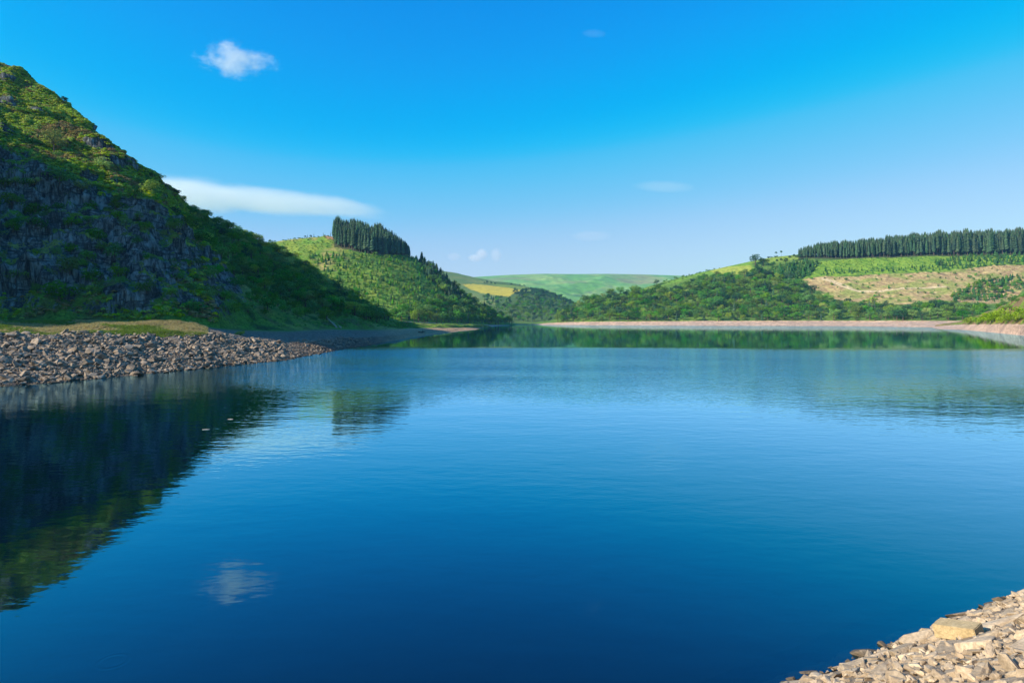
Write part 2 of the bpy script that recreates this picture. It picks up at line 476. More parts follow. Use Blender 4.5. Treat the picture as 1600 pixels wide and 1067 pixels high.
MP, MT = loft(MH, 420, [3, 8, 70, 70, 10], 4, 2)
mpx, mpy = to_px(MP)
Tm = np.broadcast_to(MT[None, :], MP.shape[:2])
X, Y = MP[..., 0], MP[..., 1]
MP[..., 2] += sstep(2, 2.4, Tm) * (fbm(X / 40, Y / 40, 0, 71, 4) * 2.2 + fbm(X / 12, Y / 12, 0, 72, 3) * 0.7) * sstep(830, 760, mpx)
nz = fbm(X / 14, Y / 14, 0, 73, 4); rows_ = np.sin((X * .9 + Y * .55) / 3.4)
cov = mix3((.13, .24, .03), (.22, .28, .035), sstep(-.3, .4, nz))
up = sstep(2.9, 3.2, Tm) * (mpx < 560)
cov = mix3(cov, (.40, .31, .10), up * sstep(.1, .5, fbm(X / 40, Y / 18, 0, 74, 3) + .12 * rows_) * .8)
cov = mix3(cov, (.10, .19, .025), sstep(.35, .9, rows_ * .7 + nz) * .55 * up)
cov = mix3(cov, (.42, .24, .12), in_poly(mpx, mpy, [(502, 366), (530, 366), (530, 375), (512, 374)]) * .9)
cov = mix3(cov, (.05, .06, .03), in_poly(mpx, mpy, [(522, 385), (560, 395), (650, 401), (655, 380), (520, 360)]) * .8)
cov = mix3(cov, (.42, .32, .24), (Tm < 2.06) * 1.0)
m_terr = terrain_mat('hill_turf', 0.22, 1.2, 0.4)
plantation_hill = tag(grid_mesh('wooded_hill', MP, cov, m_terr), kind='structure')

# ---- valley side with the yellow field, far moor
FH = [
 col_px(520, [(512, 1150), (505, 1250), (465, 1800), (424, 2450), (430, 3000)], False),
 col_px(640, [(512, 1150), (505, 1250), (465, 1800), (422, 2450), (430, 3000)], False),
 col_px(690, [(512, 1150), (505, 1250), (464, 1800), (423, 2450), (430, 3000)], False),
 col_px(715, [(512, 1150), (505, 1250), (464, 1800), (426.5, 2450), (433, 3000)], False),
 col_px(740, [(512, 1150), (505, 1250), (465, 1800), (432.5, 2400), (438, 3000)], False),
 col_px(775, [(512, 1150), (505.5, 1250), (466, 1780), (439, 2350), (444, 3000)], False),
 col_px(800, [(512, 1150), (506, 1250), (468, 1750), (441, 2300), (448, 3000)], False),
 col_px(830, [(512, 1150), (506.5, 1250), (472, 1700), (448, 2200), (456, 3000)], False),
 col_px(870, [(512, 1150), (507, 1250), (482, 1600), (465, 2000), (470, 2800)], False),
 col_px(900, [(512, 1150), (507, 1250), (490, 1500), (479, 1800), (484, 2500)], False),
 col_px(930, [(512, 1150), (507, 1250), (498, 1450), (492, 1650), (495, 2300)], False),
 col_px(990, [(512, 1150), (507, 1250), (504, 1400), (503, 1550), (503, 2200)], False),
 col_px(1200, [(512, 1150), (508, 1250), (505, 1400), (503, 1550), (503, 2200)], False),
]
FP, FT = loft(FH, 330, [4, 60, 60, 8], 5, 2)
fpx, fpy = to_px(FP)
X, Y = FP[..., 0], FP[..., 1]
Tf = np.broadcast_to(FT[None, :], FP.shape[:2])
FP[..., 2] += sstep(1, 1.3, Tf) * fbm(X / 130, Y / 130, 0, 81, 4) * 4.5
nz = fbm(X / 60, Y / 60, 0, 83, 4)
cov = mix3((.13, .20, .05), (.20, .23, .06), sstep(-.3, .4, nz))
cov = mix3(cov, (.09, .15, .035), (fpx > 775) * (fpy > 438) * 1.0)
cov = mix3(cov, (.19, .26, .045), in_poly(fpx, fpy, [(765, 442), (830, 448), (836, 458), (806, 455), (775, 447)]) * 1.0)
yf = in_poly(fpx, fpy, [(722, 444), (738, 443.5), (765, 446), (795, 450), (816, 454), (808, 457), (800, 460), (796, 463), (780, 461.5), (752, 458), (735, 452)])
cov = mix3(cov, FIELD, yf * 1.0)
valley_side = tag(grid_mesh('valley_side', FP, cov, terrain_mat('far_turf', 0.05, 3.0, 0.22)), kind='structure')

far_ridge = [(-400, 440), (300, 440), (560, 440), (700, 436), (745, 432), (800, 428.8), (850, 427.2), (900, 427.8), (950, 427.3), (1000, 428.2), (1060, 430), (1120, 434), (1250, 440), (2100, 440)]
FM = [col_px(px, [(503, 2300), (484, 2700), (462 + (6 if px > 900 else 0), 3500), (y, 4600), (y + 4, 6000)], False) for px, y in far_ridge]
OP, OT = loft(FM, 700, [3, 50, 50, 8], 4, 3)
opx, opy = to_px(OP)
X, Y = OP[..., 0], OP[..., 1]
To = np.broadcast_to(OT[None, :], OP.shape[:2])
sl = sstep(1, 1.4, To) * (1 - sstep(2.6, 2.95, To))
OP[..., 2] += sl * (fbm(X / 420, Y / 600, 0, 91, 4, True) * 34 + fbm(X / 110, Y / 110, 0, 92, 4) * 9)
nz = fbm(X / 150, Y / 150, 0, 93, 5); nz2 = fbm(X / 420, Y / 420, 0, 94, 3)
cov = mix3((.15, .33, .075), (.26, .37, .10), sstep(-.3, .4, nz))
cov = mix3(cov, (.27, .22, .12), sstep(.12, .5, nz2) * .6)
cov = mix3(cov, (.12, .30, .05), in_poly(opx, opy, [(860, 470), (905, 462), (950, 455), (930, 442), (890, 452), (862, 462)]) * .7)
cov = mix3(cov, (.20, .17, .16), sstep(.2, .5, nz) * in_poly(opx, opy, [(875, 435), (930, 436), (925, 462), (880, 455)]) * .8)
far_moor = tag(grid_mesh('far_moor', OP, cov, terrain_mat('moor_turf', 0.018, 6.0, 0.2)), kind='structure')

# ---- right: the long wooded hill
RH = [
 col_px(775, [(513, 1000), (508.2, 1030), (511, 1040), (510.8, 1050), (510.5, 1060), (510, 1090), (509, 1150)], sea=True),
 col_px(800, [(513, 1000), (507.6, 1035), (508.2, 1050), (507.5, 1060), (507.5, 1070), (507, 1100), (507.5, 1150)]),
 col_px(830, [(514, 960), (507.6, 1030), (506.8, 1050), (506, 1065), (506, 1075), (505, 1100), (506, 1160)]),
 col_px(865, [(514, 930), (507.8, 985), (504.5, 1010), (501.5, 1030), (501, 1060), (500, 1100), (502, 1180)]),
 col_px(885, [(514, 900), (508, 955), (503.8, 985), (495, 1020), (490, 1055), (487, 1105), (490, 1200)]),
 col_px(930, [(514.5, 880), (508.3, 905), (503.5, 945), (487, 1000), (475, 1060), (467, 1115), (475, 1230)]),
 col_px(1000, [(515, 850), (508.6, 868), (503.3, 915), (482, 985), (462, 1060), (452, 1125), (462, 1260)]),
 col_px(1040, [(515, 840), (508.8, 848), (503.2, 905), (479, 980), (456, 1060), (438.5, 1145), (450, 1290)]),
 col_px(1080, [(515, 830), (508.9, 838), (503, 900), (476, 978), (450, 1060), (429, 1155), (440, 1300)]),
 col_px(1130, [(515, 815), (509, 825), (503, 893), (473, 976), (444, 1060), (417, 1160), (426, 1310)]),
 col_px(1170, [(515, 805), (509.1, 812), (503, 887), (471, 974), (440, 1060), (408.5, 1160), (418, 1310)]),
 col_px(1210, [(515, 800), (509.2, 806), (503, 880), (469, 972), (435, 1060), (401, 1160), (410, 1310)]),
 col_px(1245, [(515, 795), (509.3, 803), (503, 873), (468, 968), (430, 1060), (397, 1155), (404, 1310)]),
 col_px(1330, [(515.5, 785), (509.6, 797), (503, 862), (467, 958), (424, 1055), (399, 1140), (395, 1310)]),
 col_px(1450, [(516, 720), (511.5, 745), (503.5, 775), (465, 945), (421, 1050), (394.5, 1130), (390, 1310)]),
 col_px(1600, [(517, 650), (513, 700), (503.5, 720), (463, 925), (419, 1040), (392, 1120), (388, 1310)]),
 col_px(1800, [(519, 560), (516, 620), (503, 770), (460, 910), (417, 1030), (390, 1110), (386, 1310)]),
 col_px(2300, [(519, 500), (516, 590), (503, 740), (460, 900), (417, 1020), (390, 1100), (386, 1310)]),
]
RP, RT = loft(RH, 720, [3, 10, 50, 50, 50, 10], 5, 2)
rpx, rpy = to_px(RP)
X, Y = RP[..., 0], RP[..., 1]
Tr = np.broadcast_to(RT[None, :], RP.shape[:2])
RP[..., 2] += sstep(2, 2.4, Tr) * (fbm(X / 45, Y / 45, 0, 101, 4) * 2.6 + fbm(X / 11, Y / 11, 0, 102, 3) * .6) * (1 - .6 * sstep(4.5, 5, Tr))
RP[..., 2] += ((Tr > .9) & (Tr < 2.1)) * fbm(X / 14, Y / 14, 0, 104, 3) * .35
FELL_POLY = [(1255, 437), (1290, 432), (1340, 432), (1372, 428), (1420, 427), (1470, 424), (1520, 418), (1560, 415), (1660, 414), (1660, 446), (1600, 452), (1585, 470), (1545, 476), (1480, 470), (1420, 476), (1350, 472), (1310, 470), (1285, 460), (1268, 450)]
nz = fbm(X / 16, Y / 16, 0, 105, 4); nz2 = fbm(X / 5, Y / 5, 0, 106, 3)
furrow = np.sin((X * .95 + Y * .30 + 14 * nz) / 2.2)
cov = mix3((.09, .17, .03), (.14, .22, .035), sstep(-.3, .4, nz))
young = in_poly(rpx, rpy, [(1255, 436), (1275, 410), (1330, 404), (1450, 398), (1660, 392), (1660, 414), (1560, 415), (1470, 424), (1372, 428), (1290, 432)])
cov = mix3(cov, mix3((.22, .33, .035), (.12, .23, .025), sstep(-.4, .6, furrow * .6 + nz * 1.4)), young * 1.0)
fell = in_poly(rpx, rpy, FELL_POLY)
fc = mix3((.52, .38, .16), (.36, .24, .11), sstep(-.5, .7, furrow * .45 + nz2 * 1.3))
fc = mix3(fc, (.24, .29, .06), sstep(-.05, .4, fbm(X / 24, Y / 12, 0, 108, 4)) * .8)
fc = mix3(fc, (.16, .10, .07), sstep(.3, .6, fbm(X / 9, Y / 6, 0, 109, 4)) * .6)
cov = mix3(cov, fc, fell * 1.0)
track = in_poly(rpx, rpy, [(1281, 437), (1287, 434.5), (1302, 438), (1322, 445), (1341, 452), (1370, 453), (1420, 450), (1480, 448), (1480, 450), (1400, 453), (1372, 456), (1340, 455), (1318, 449), (1300, 442)])
cov = mix3(cov, (.62, .47, .26), track * .9)
past = in_poly(rpx, rpy, [(1020, 450), (1090, 424), (1172, 407), (1180, 424), (1140, 430), (1090, 432)])
cov = mix3(cov, (.15, .27, .035), past * 1.0)
cov = mix3(cov, (.33, .36, .06), in_poly(rpx, rpy, [(1108, 424), (1128, 417), (1172, 414.5), (1176, 420), (1165, 427), (1130, 430)]) * .85)
cov = mix3(cov, (.22, .30, .05), in_poly(rpx, rpy, [(1185, 404), (1245, 392), (1248, 404), (1200, 411)]) * .9)
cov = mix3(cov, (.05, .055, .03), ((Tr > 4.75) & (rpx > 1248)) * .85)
bk = mix3(BANK, (.50, .34, .24), sstep(-.2, .4, nz2))
bk = mix3(bk, (.72, .50, .34), sstep(.2, .5, fbm(X / 30, Y / 5, 0, 107, 3)) * .7)
bk = mix3(bk, (.36, .25, .19), sstep(.55, .95, np.sin(RP[..., 2] * 5.2 + nz * 2)) * .45)
cov = mix3(cov, bk, (Tr < 2.06) * 1.0)
long_hill = tag(grid_mesh('long_hill', RP, cov, m_terr), kind='structure')

# ---- near right spur with its bank and lane
SH = [
 col_px(1440, [(516.5, 740), (516, 770), (515.5, 780), (515.2, 785), (515, 790), (514.8, 795), (514.8, 800)], sea=True),
 col_px(1475, [(517, 690), (514.7, 730), (509, 745), (507, 755), (506, 765), (505.5, 775), (506, 800)], k=.82),
 col_px(1500, [(518, 620), (515.2, 665), (507.6, 690), (505, 715), (503.5, 735), (503, 755), (504, 800)], k=.82),
 col_px(1540, [(522, 470), (518.6, 513), (507.8, 540), (498.5, 560), (493, 580), (489, 605), (492, 680)], k=.82),
 col_px(1570, [(526, 390), (521.5, 432), (508.2, 456), (494.6, 482), (484, 505), (476, 530), (482, 620)], k=.82),
 col_px(1600, [(530, 330), (524.5, 372), (508.5, 396), (493.5, 422), (474, 452), (459, 485), (468, 580)], k=.82),
 col_px(1700, [(545, 200), (536, 242), (510, 268), (488, 296), (440, 335), (400, 380), (420, 470)], k=.82),
 col_px(1900, [(590, 95), (570, 120), (518, 150), (482, 176), (390, 225), (320, 280), (350, 370)], k=.82),
 col_px(2400, [(640, 50), (610, 75), (520, 105), (470, 130), (360, 180), (280, 230), (320, 320)], k=.82),
]
SP, ST = loft(SH, 300, [3, 14, 20, 30, 30, 6], 4, 1)
spx, spy = to_px(SP)
X, Y = SP[..., 0], SP[..., 1]
Ts = np.broadcast_to(ST[None, :], SP.shape[:2])
SP[..., 2] += (sstep(1, 1.3, Ts) * fbm(X / 6, Y / 6, 0, 111, 4) * .5 + sstep(3.1, 3.6, Ts) * fbm(X / 14, Y / 14, 0, 112, 4) * 1.6) * sstep(1440, 1520, spx)
nz = fbm(X / 8, Y / 8, 0, 113, 4)
cov = mix3((.22, .15, .07), (.16, .24, .03), sstep(-.1, .35, nz))
cov = mix3(cov, (.50, .30, .12), sstep(.25, .5, fbm(X / 12, Y / 12, 0, 114, 3)) * .6)
cov = mix3(cov, (.56, .47, .36), ((Ts > 2.9) & (Ts < 3.06) & (spx > 1545)) * 1.0)
cov = mix3(cov, (.20, .32, .03), ((Ts > 3.06) & (Ts < 3.35)) * .8)
cov = mix3(cov, mix3((.56, .38, .27), (.42, .29, .22), sstep(-.2, .4, nz)), (Ts < 2.12) * 1.0)
near_spur = tag(grid_mesh('near_spur', SP, cov, terrain_mat('spur_turf', 0.6, 0.6, 0.4)), kind='structure')

# ------------------------------------------------------------------ water
def water_material():
    t = NT('reservoir_water')
    p = t.pos()
    sx = t.new('ShaderNodeSeparateXYZ'); t.l.new(p, sx.inputs[0])
    warp = t.math('MULTIPLY', t.math('SUBTRACT', t.noise(p, 0.022, 3), 0.5), 50.0)
    yy = t.math('ADD', sx.outputs[1], warp)
    # breeze patch across the middle of the lake; sheltered water near both shores
    edge = t.math('ADD', 158.0, t.math('MULTIPLY', sx.outputs[0], -0.06))
    ysm = t.math('ADD', sx.outputs[1], t.math('MULTIPLY', t.math('SUBTRACT', t.noise(p, 0.012, 2), 0.5), 24.0))
    far_calm = t.ramp(t.math('SUBTRACT', ysm, edge), 0.0, 34.0, 1.0, 0.0)
    near_calm = t.ramp(yy, 52.0, 105.0, 0.0, 1.0)
    patch = t.math('MULTIPLY', far_calm, near_calm)
    lee = t.ramp(t.math('ADD', sx.outputs[0], t.math('MULTIPLY', sx.outputs[1], 0.42)), -12.0, 12.0, 0.25, 1.0)
    patch = t.math('MULTIPLY', patch, lee)
    streak = t.ramp(t.noise(t.mapping(p, (0.25, 1, 1)), 0.045, 3), 0.35, 0.65, 0.55, 1.1)
    patch = t.math('MULTIPLY', patch, streak)
    n1 = t.noise(t.mapping(p, (0.55, 1.0, 1.0), (0, 0, 0.2)), 1.5, 2, 0.5)
    n2 = t.noise(t.mapping(p, (0.6, 1.0, 1.0), (0, 0, -0.35)), 5.0, 2, 0.5)
    n3 = t.noise(t.mapping(p, (0.45, 1.0, 1.0)), 0.35, 2, 0.5)
    base_gain = t.ramp(yy, 8.0, 60.0, 0.34, 1.0)
    calm_far = t.ramp(t.math('SUBTRACT', ysm, edge), 0.0, 34.0, 1.0, 0.16)
    hsmall = t.math('ADD', t.math('MULTIPLY', n1, 0.045), t.math('MULTIPLY', n2, 0.009))
    hsmall = t.math('ADD', hsmall, t.math('MULTIPLY', n3, 0.09))
    hb = t.math('MULTIPLY', hsmall, t.math('MULTIPLY', t.math('MULTIPLY', base_gain, calm_far), 0.27))
    hp = t.math('MULTIPLY', t.math('ADD', t.math('MULTIPLY', n1, 0.15), t.math('MULTIPLY', n2, 0.04)), patch)
    # one ring where a fish rose
    vd = t.new('ShaderNodeVectorMath', operation='DISTANCE'); t.put(vd.inputs[0], p); vd.inputs[1].default_value = (-9.35, 15.0, 0.0)
    dist = vd.outputs['Value']
    ring = t.math('MULTIPLY', t.math('SINE', t.math('MULTIPLY', dist, 34.0)), t.math('MULTIPLY', t.ramp(dist, 0.15, 0.32), t.ramp(dist, 0.34, 0.5, 1.0, 0.0)))
    hh = t.math('ADD', t.math('ADD', hb, hp), t.math('MULTIPLY', ring, 0.0009))
    nrm = t.bump(hh, 1.0, 1.0)
    lw = t.new('ShaderNodeLayerWeight'); lw.inputs['Blend'].default_value = 0.5; t.l.new(nrm, lw.inputs['Normal'])
    frs = t.math('ADD', 0.02, t.math('MULTIPLY', 1.65, t.math('POWER', lw.outputs['Facing'], 4.0)), clamp=True)
    gl = t.new('ShaderNodeBsdfGlossy'); gl.inputs['Roughness'].default_value = 0.03; gl.inputs['Color'].default_value = c4(.48, .83, 1.0)
    t.l.new(nrm, gl.inputs['Normal'])
    dif = t.new('ShaderNodeBsdfDiffuse'); dif.inputs['Color'].default_value = c4(.0006, .005, .014)
    tra = t.new('ShaderNodeBsdfTransparent'); tra.inputs['Color'].default_value = c4(.26, .46, .52)
    m1 = t.new('ShaderNodeMixShader'); m1.inputs[0].default_value = 0.45
    t.l.new(dif.outputs[0], m1.inputs[1]); t.l.new(tra.outputs[0], m1.inputs[2])
    m2 = t.new('ShaderNodeMixShader')
    t.l.new(frs, m2.inputs[0]); t.l.new(m1.outputs[0], m2.inputs[1]); t.l.new(gl.outputs[0], m2.inputs[2])
    return t.done(m2.outputs[0])
wm = mesh_from('water', [(-420, -90, 0), (1100, -90, 0), (1100, 1500, 0), (-420, 1500, 0)], [(0, 1, 2, 3)], water_material())
tag(link(bpy.data.objects.new('water', wm)), kind='structure')
# ------------------------------------------------------------------ the pitched stone bank in the foreground
ES, EN, W0, SLOPE = Vector((.878, .479, 0)), Vector((.479, -.878, 0)), Vector((6.4, 14.2, 0)), 0.62
def bank_pt(s_, d):
    z = SLOPE * d if d < 10 else SLOPE * 10
    v = W0 + ES * s_ + EN * d
    return Vector((v.x, v.y, z))
su, sv = np.linspace(-45, 70, 460), np.concatenate([np.linspace(-6, 16, 120), np.linspace(17, 90, 40)])
S_, D_ = np.meshgrid(su, sv, indexing='ij')
BP = np.zeros(S_.shape + (3,))
BP[..., 0] = W0.x + ES.x * S_ + EN.x * D_; BP[..., 1] = W0.y + ES.y * S_ + EN.y * D_
BP[..., 2] = SLOPE * np.minimum(D_, 10) + fbm(S_ / 1.2, D_ / 1.2, 0, 121, 4) * .10 - .03
bcov = mix3((.40, .30, .20), (.28, .20, .13), sstep(-.3, .4, fbm(S_ / .8, D_ / .8, 0, 122, 4)))
def bank_mat(name, ca, cb, sc, bd):
    return stone_mat(name, ca, cb, sc, bd, 0.16)
t = NT('bank_dust')
a_ = t.new('ShaderNodeAttribute', attribute_name='cover').outputs['Color']
p_ = t.pos(); n1_ = t.noise(p_, 2.2, 6, 0.7); n2_ = t.noise(p_, 14, 5, 0.7)
sx_ = t.new('ShaderNodeSeparateXYZ'); t.l.new(p_, sx_.inputs[0])
wet_ = t.ramp(t.math('ADD', sx_.outputs[2], t.ramp(n1_, 0, 1, -.1, .1)), 0.05, 0.17, 1.0, 0.0)
cc_ = t.mixc(1.0, a_, t.math('ADD', t.ramp(n1_, .25, .75, .7, 1.2), t.ramp(n2_, .25, .75, -.2, .2)), 'MULTIPLY')
cc_ = t.mixc(wet_, cc_, c4(.05, .035, .02))
m_bank = t.done(t.pbsdf(cc_, .95, t.bump(t.math('ADD', n1_, t.math('MULTIPLY', n2_, .3)), .9, .12), .15))
stone_bank = tag(grid_mesh('stone_bank', BP, bcov, m_bank), kind='structure')

def hull_stone(name, seed, mat, npts=15, flat=0.7, bev=0.06, boxy=0.5):
    r = np.random.default_rng(seed)
    v = r.normal(size=(npts, 3)); v /= np.linalg.norm(v, axis=1, keepdims=True)
    v = np.sign(v) * np.abs(v) ** boxy                    # push the points towards a block
    v *= np.array([1.0, .75 + .2 * r.random(), flat]) * 0.5 * (0.85 + .3 * r.random((npts, 1)))
    bm = bmesh.new()
    vs_ = [bm.verts.new(p) for p in v]
    g_ = bmesh.ops.convex_hull(bm, input=vs_)
    loose = [x for x in bm.verts if not x.link_faces]
    if loose: bmesh.ops.delete(bm, geom=loose, context='VERTS')
    bmesh.ops.dissolve_limit(bm, angle_limit=0.18, verts=bm.verts, edges=bm.edges)
    if bev > 0:
        bmesh.ops.bevel(bm, geom=list(bm.edges), offset=bev * .5, segments=1, affect='EDGES', profile=.6, clamp_overlap=True)
    bmesh.ops.triangulate(bm, faces=bm.faces)
    bmesh.ops.recalc_face_normals(bm, faces=bm.faces)
    me = bpy.data.meshes.new(name); bm.to_mesh(me); bm.free()
    me.materials.append(mat)
    return me

m_stone = bank_mat('bank_stone', (.38, .275, .175), (.56, .43, .285), 1.8, .08)
m_shore = stone_mat('shore_stone', (.14, .105, .072), (.41, .31, .215), 1.2, .12, 0.28)

def dart(cands, mind, limit):
    """greedy spacing; cands: (N,2) + mind per candidate; returns the kept indices"""
    cell = {}; kept = []
    cs = float(np.max(mind))
    for i in range(len(cands)):
        x, y = cands[i]; k = (int(x // cs), int(y // cs)); ok = True
        for a in (-1, 0, 1):
            for b in (-1, 0, 1):
                for j in cell.get((k[0] + a, k[1] + b), ()):
                    if (cands[j][0] - x) ** 2 + (cands[j][1] - y) ** 2 < ((mind[i] + mind[j]) * .5) ** 2: ok = False; break
                if not ok: break
            if not ok: break
        if ok:
            cell.setdefault(k, []).append(i); kept.append(i)
            if len(kept) >= limit: break
    return kept

slope_q = Vector((0, 0, 1)).rotation_difference((Vector((0, 0, 1)) - EN * SLOPE).normalized())
fg_meshes = [hull_stone('stone', 200 + k, m_stone, 13 + k % 6, .48 + .05 * (k % 5), .05) for k in range(16)]
rs = np.random.default_rng(5)
nc = 9000
cand = np.stack([rs.uniform(-4.5, 12.5, nc), rs.uniform(-.7, 6.6, nc)], 1)
size = np.clip(rs.lognormal(math.log(.29), .55, nc), .11, .9)
size[:14] = rs.uniform(.6, .9, 14)
vis = []
BLK = (2.42, 2.0)
for i in range(nc):
    q = bank_pt(*cand[i]); px, py = to_px(np.array(q))
    near_block = abs(cand[i][0] - BLK[0]) < .52 and abs(cand[i][1] - BLK[1]) < .66
    vis.append(1200 < px < 1680 and 900 < py < 1140 and not near_block)
idx = [i for i in range(nc) if vis[i]]
kept = dart(cand[idx], size[idx] * .72, 300)
bank_top = []
for n_, j in enumerate(kept):
    i = idx[j]
    o = bpy.data.objects.new('stone', fg_meshes[n_ % 16]); link(o, stone_bank)
    sz = size[i]
    o.rotation_mode = 'QUATERNION'
    tilt = Euler((rs.normal(0, .11), rs.normal(0, .11), rs.uniform(0, 6.28))).to_quaternion()
    o.rotation_quaternion = slope_q @ tilt
    o.scale = (sz * rs.uniform(.95, 1.4), sz * rs.uniform(.75, 1.1), sz * rs.uniform(.6, .9))
    o.location = bank_pt(*cand[i]) + Vector((0, 0, sz * rs.uniform(-.14, .02)))

for n_, (s_, d_, sz) in enumerate(((-.35, -.45, 1.0), (.3, -.75, .6), (2.3, -.3, .9), (3.0, -.42, .5), (-1.0, -.6, .7), (1.2, -.5, .6))):   # slabs just under the surface
    o = bpy.data.objects.new('stone', fg_meshes[n_ * 2]); link(o, stone_bank)
    o.rotation_mode = 'QUATERNION'; o.rotation_quaternion = slope_q @ Euler((0, 0, n_ * 1.1)).to_quaternion()
    o.scale = (sz * 1.2, sz * .8, sz * .4); o.location = bank_pt(s_, d_) + Vector((0, 0, .05))

# the squared block
def block_mesh():
    bm = bmesh.new()
    bmesh.ops.create_cube(bm, size=1.0)
    for v in bm.verts: v.co = Vector((v.co.x * .98, v.co.y * .56, v.co.z * .34))
    bmesh.ops.bevel(bm, geom=list(bm.edges), offset=.018, segments=2, affect='EDGES')
    bmesh.ops.subdivide_edges(bm, edges=[e for e in bm.edges if e.calc_length() > .2], cuts=6, use_grid_fill=True)
    for v in bm.verts:
        k = np.array(v.co) * 6
        v.co += v.co.normalized() * float(fbm(k[0], k[1], k[2], 7, 3)) * .014
    me = bpy.data.meshes.new('stone_block'); bm.to_mesh(me); bm.free()
    return me
bmsh = block_mesh(); bmsh.materials.append(stone_mat('block_stone', (.40, .285, .14), (.50, .37, .195), 3.0, .03))
blk = link(bpy.data.objects.new('stone_block', bmsh))
blk.rotation_mode = 'QUATERNION'
blk.rotation_quaternion = Euler((math.radians(3), math.radians(-13), math.radians(-54))).to_quaternion()
blk.scale = (.82, .82, .82)
blk.location = bank_pt(*BLK) + Vector((0, 0, .17))
tag(blk, 'large squared tan stone block lying on the rubble bank by the water', 'stone block')

# ------------------------------------------------------------------ geometry-nodes scatter for the uncountable rest
def scatter(name, pts, rot, scl, idx, protos, extra=None, parent=None, label=None, cat=None, group=None):
    """one 'stuff' object; protos: objects standing in the scene whose meshes are repeated"""
    n = len(pts)
    me = bpy.data.meshes.new(name)
    me.vertices.add(n); me.vertices.foreach_set('co', np.asarray(pts, np.float32).ravel())
    for nm, typ, arr, key in (('rot', 'FLOAT_VECTOR', np.asarray(rot, np.float32), 'vector'), ('scl', 'FLOAT_VECTOR', np.asarray(scl, np.float32), 'vector'), ('idx', 'INT', np.asarray(idx, np.int32), 'value')):
        at_ = me.attributes.new(nm, typ, 'POINT'); at_.data.foreach_set(key, arr.ravel())
    o = link(bpy.data.objects.new(name, me), parent)
    ng = bpy.data.node_groups.new(name + '_nodes', 'GeometryNodeTree')
    ng.interface.new_socket('Geometry', in_out='INPUT', socket_type='NodeSocketGeometry')
    ng.interface.new_socket('Geometry', in_out='OUTPUT', socket_type='NodeSocketGeometry')
    N_, L_ = ng.nodes, ng.links
    gi, go = N_.new('NodeGroupInput'), N_.new('NodeGroupOutput')
    def named(nm, typ):
        a = N_.new('GeometryNodeInputNamedAttribute'); a.data_type = typ; a.inputs['Name'].default_value = nm
        return a.outputs['Attribute']
    ra, sa, ia = named('rot', 'FLOAT_VECTOR'), named('scl', 'FLOAT_VECTOR'), named('idx', 'INT')
    e2r = N_.new('FunctionNodeEulerToRotation'); L_.new(ra, e2r.inputs[0])
    jn = N_.new('GeometryNodeJoinGeometry')
    for pset in [protos] + ([extra] if extra else []):
        g2 = N_.new('GeometryNodeGeometryToInstance')
        for p in reversed(pset):
            oi = N_.new('GeometryNodeObjectInfo'); oi.transform_space = 'ORIGINAL'; oi.inputs['Object'].default_value = p
            oi.inputs['As Instance'].default_value = True
            L_.new(oi.outputs['Geometry'], g2.inputs[0] if len(pset) == 1 else g2.inputs[0])
        ip = N_.new('GeometryNodeInstanceOnPoints')
        if len(pset) == 1:
            L_.new(oi.outputs['Geometry'], ip.inputs['Instance'])
        else:
            jg = N_.new('GeometryNodeJoinGeometry')
            for p in reversed(pset):
                oi = N_.new('GeometryNodeObjectInfo'); oi.transform_space = 'ORIGINAL'; oi.inputs['Object'].default_value = p
                oi.inputs['As Instance'].default_value = True
                L_.new(oi.outputs['Geometry'], jg.inputs[0])
            L_.new(jg.outputs[0], ip.inputs['Instance'])
            ip.inputs['Pick Instance'].default_value = True
            L_.new(ia, ip.inputs['Instance Index'])
        N_.remove(g2)
        L_.new(gi.outputs[0], ip.inputs['Points']); L_.new(e2r.outputs[0], ip.inputs['Rotation']); L_.new(sa, ip.inputs['Scale'])
        L_.new(ip.outputs[0], jn.inputs[0])
    L_.new(jn.outputs[0], go.inputs[0])
    md = o.modifiers.new('scatter', 'NODES'); md.node_group = ng
    return tag(o, label, cat, group, 'stuff')

def sample(P, w, n, seed):
    """random surface points, density by 3-D area times w (vertex mask)"""
    r = np.random.default_rng(seed)
    A = P[:-1, :-1]; B = P[1:, :-1]; C = P[:-1, 1:]; E = P[1:, 1:]
    ar = np.linalg.norm(np.cross(B - A, C - A), axis=2) * w[:-1, :-1]
    p = ar.ravel() / ar.sum()
    k = r.choice(p.size, n, p=p)
    i, j = np.unravel_index(k, ar.shape); u = r.random((n, 1)); v = r.random((n, 1))
    return (A[i, j] * (1 - u) * (1 - v) + B[i, j] * u * (1 - v) + C[i, j] * (1 - u) * v + E[i, j] * u * v)

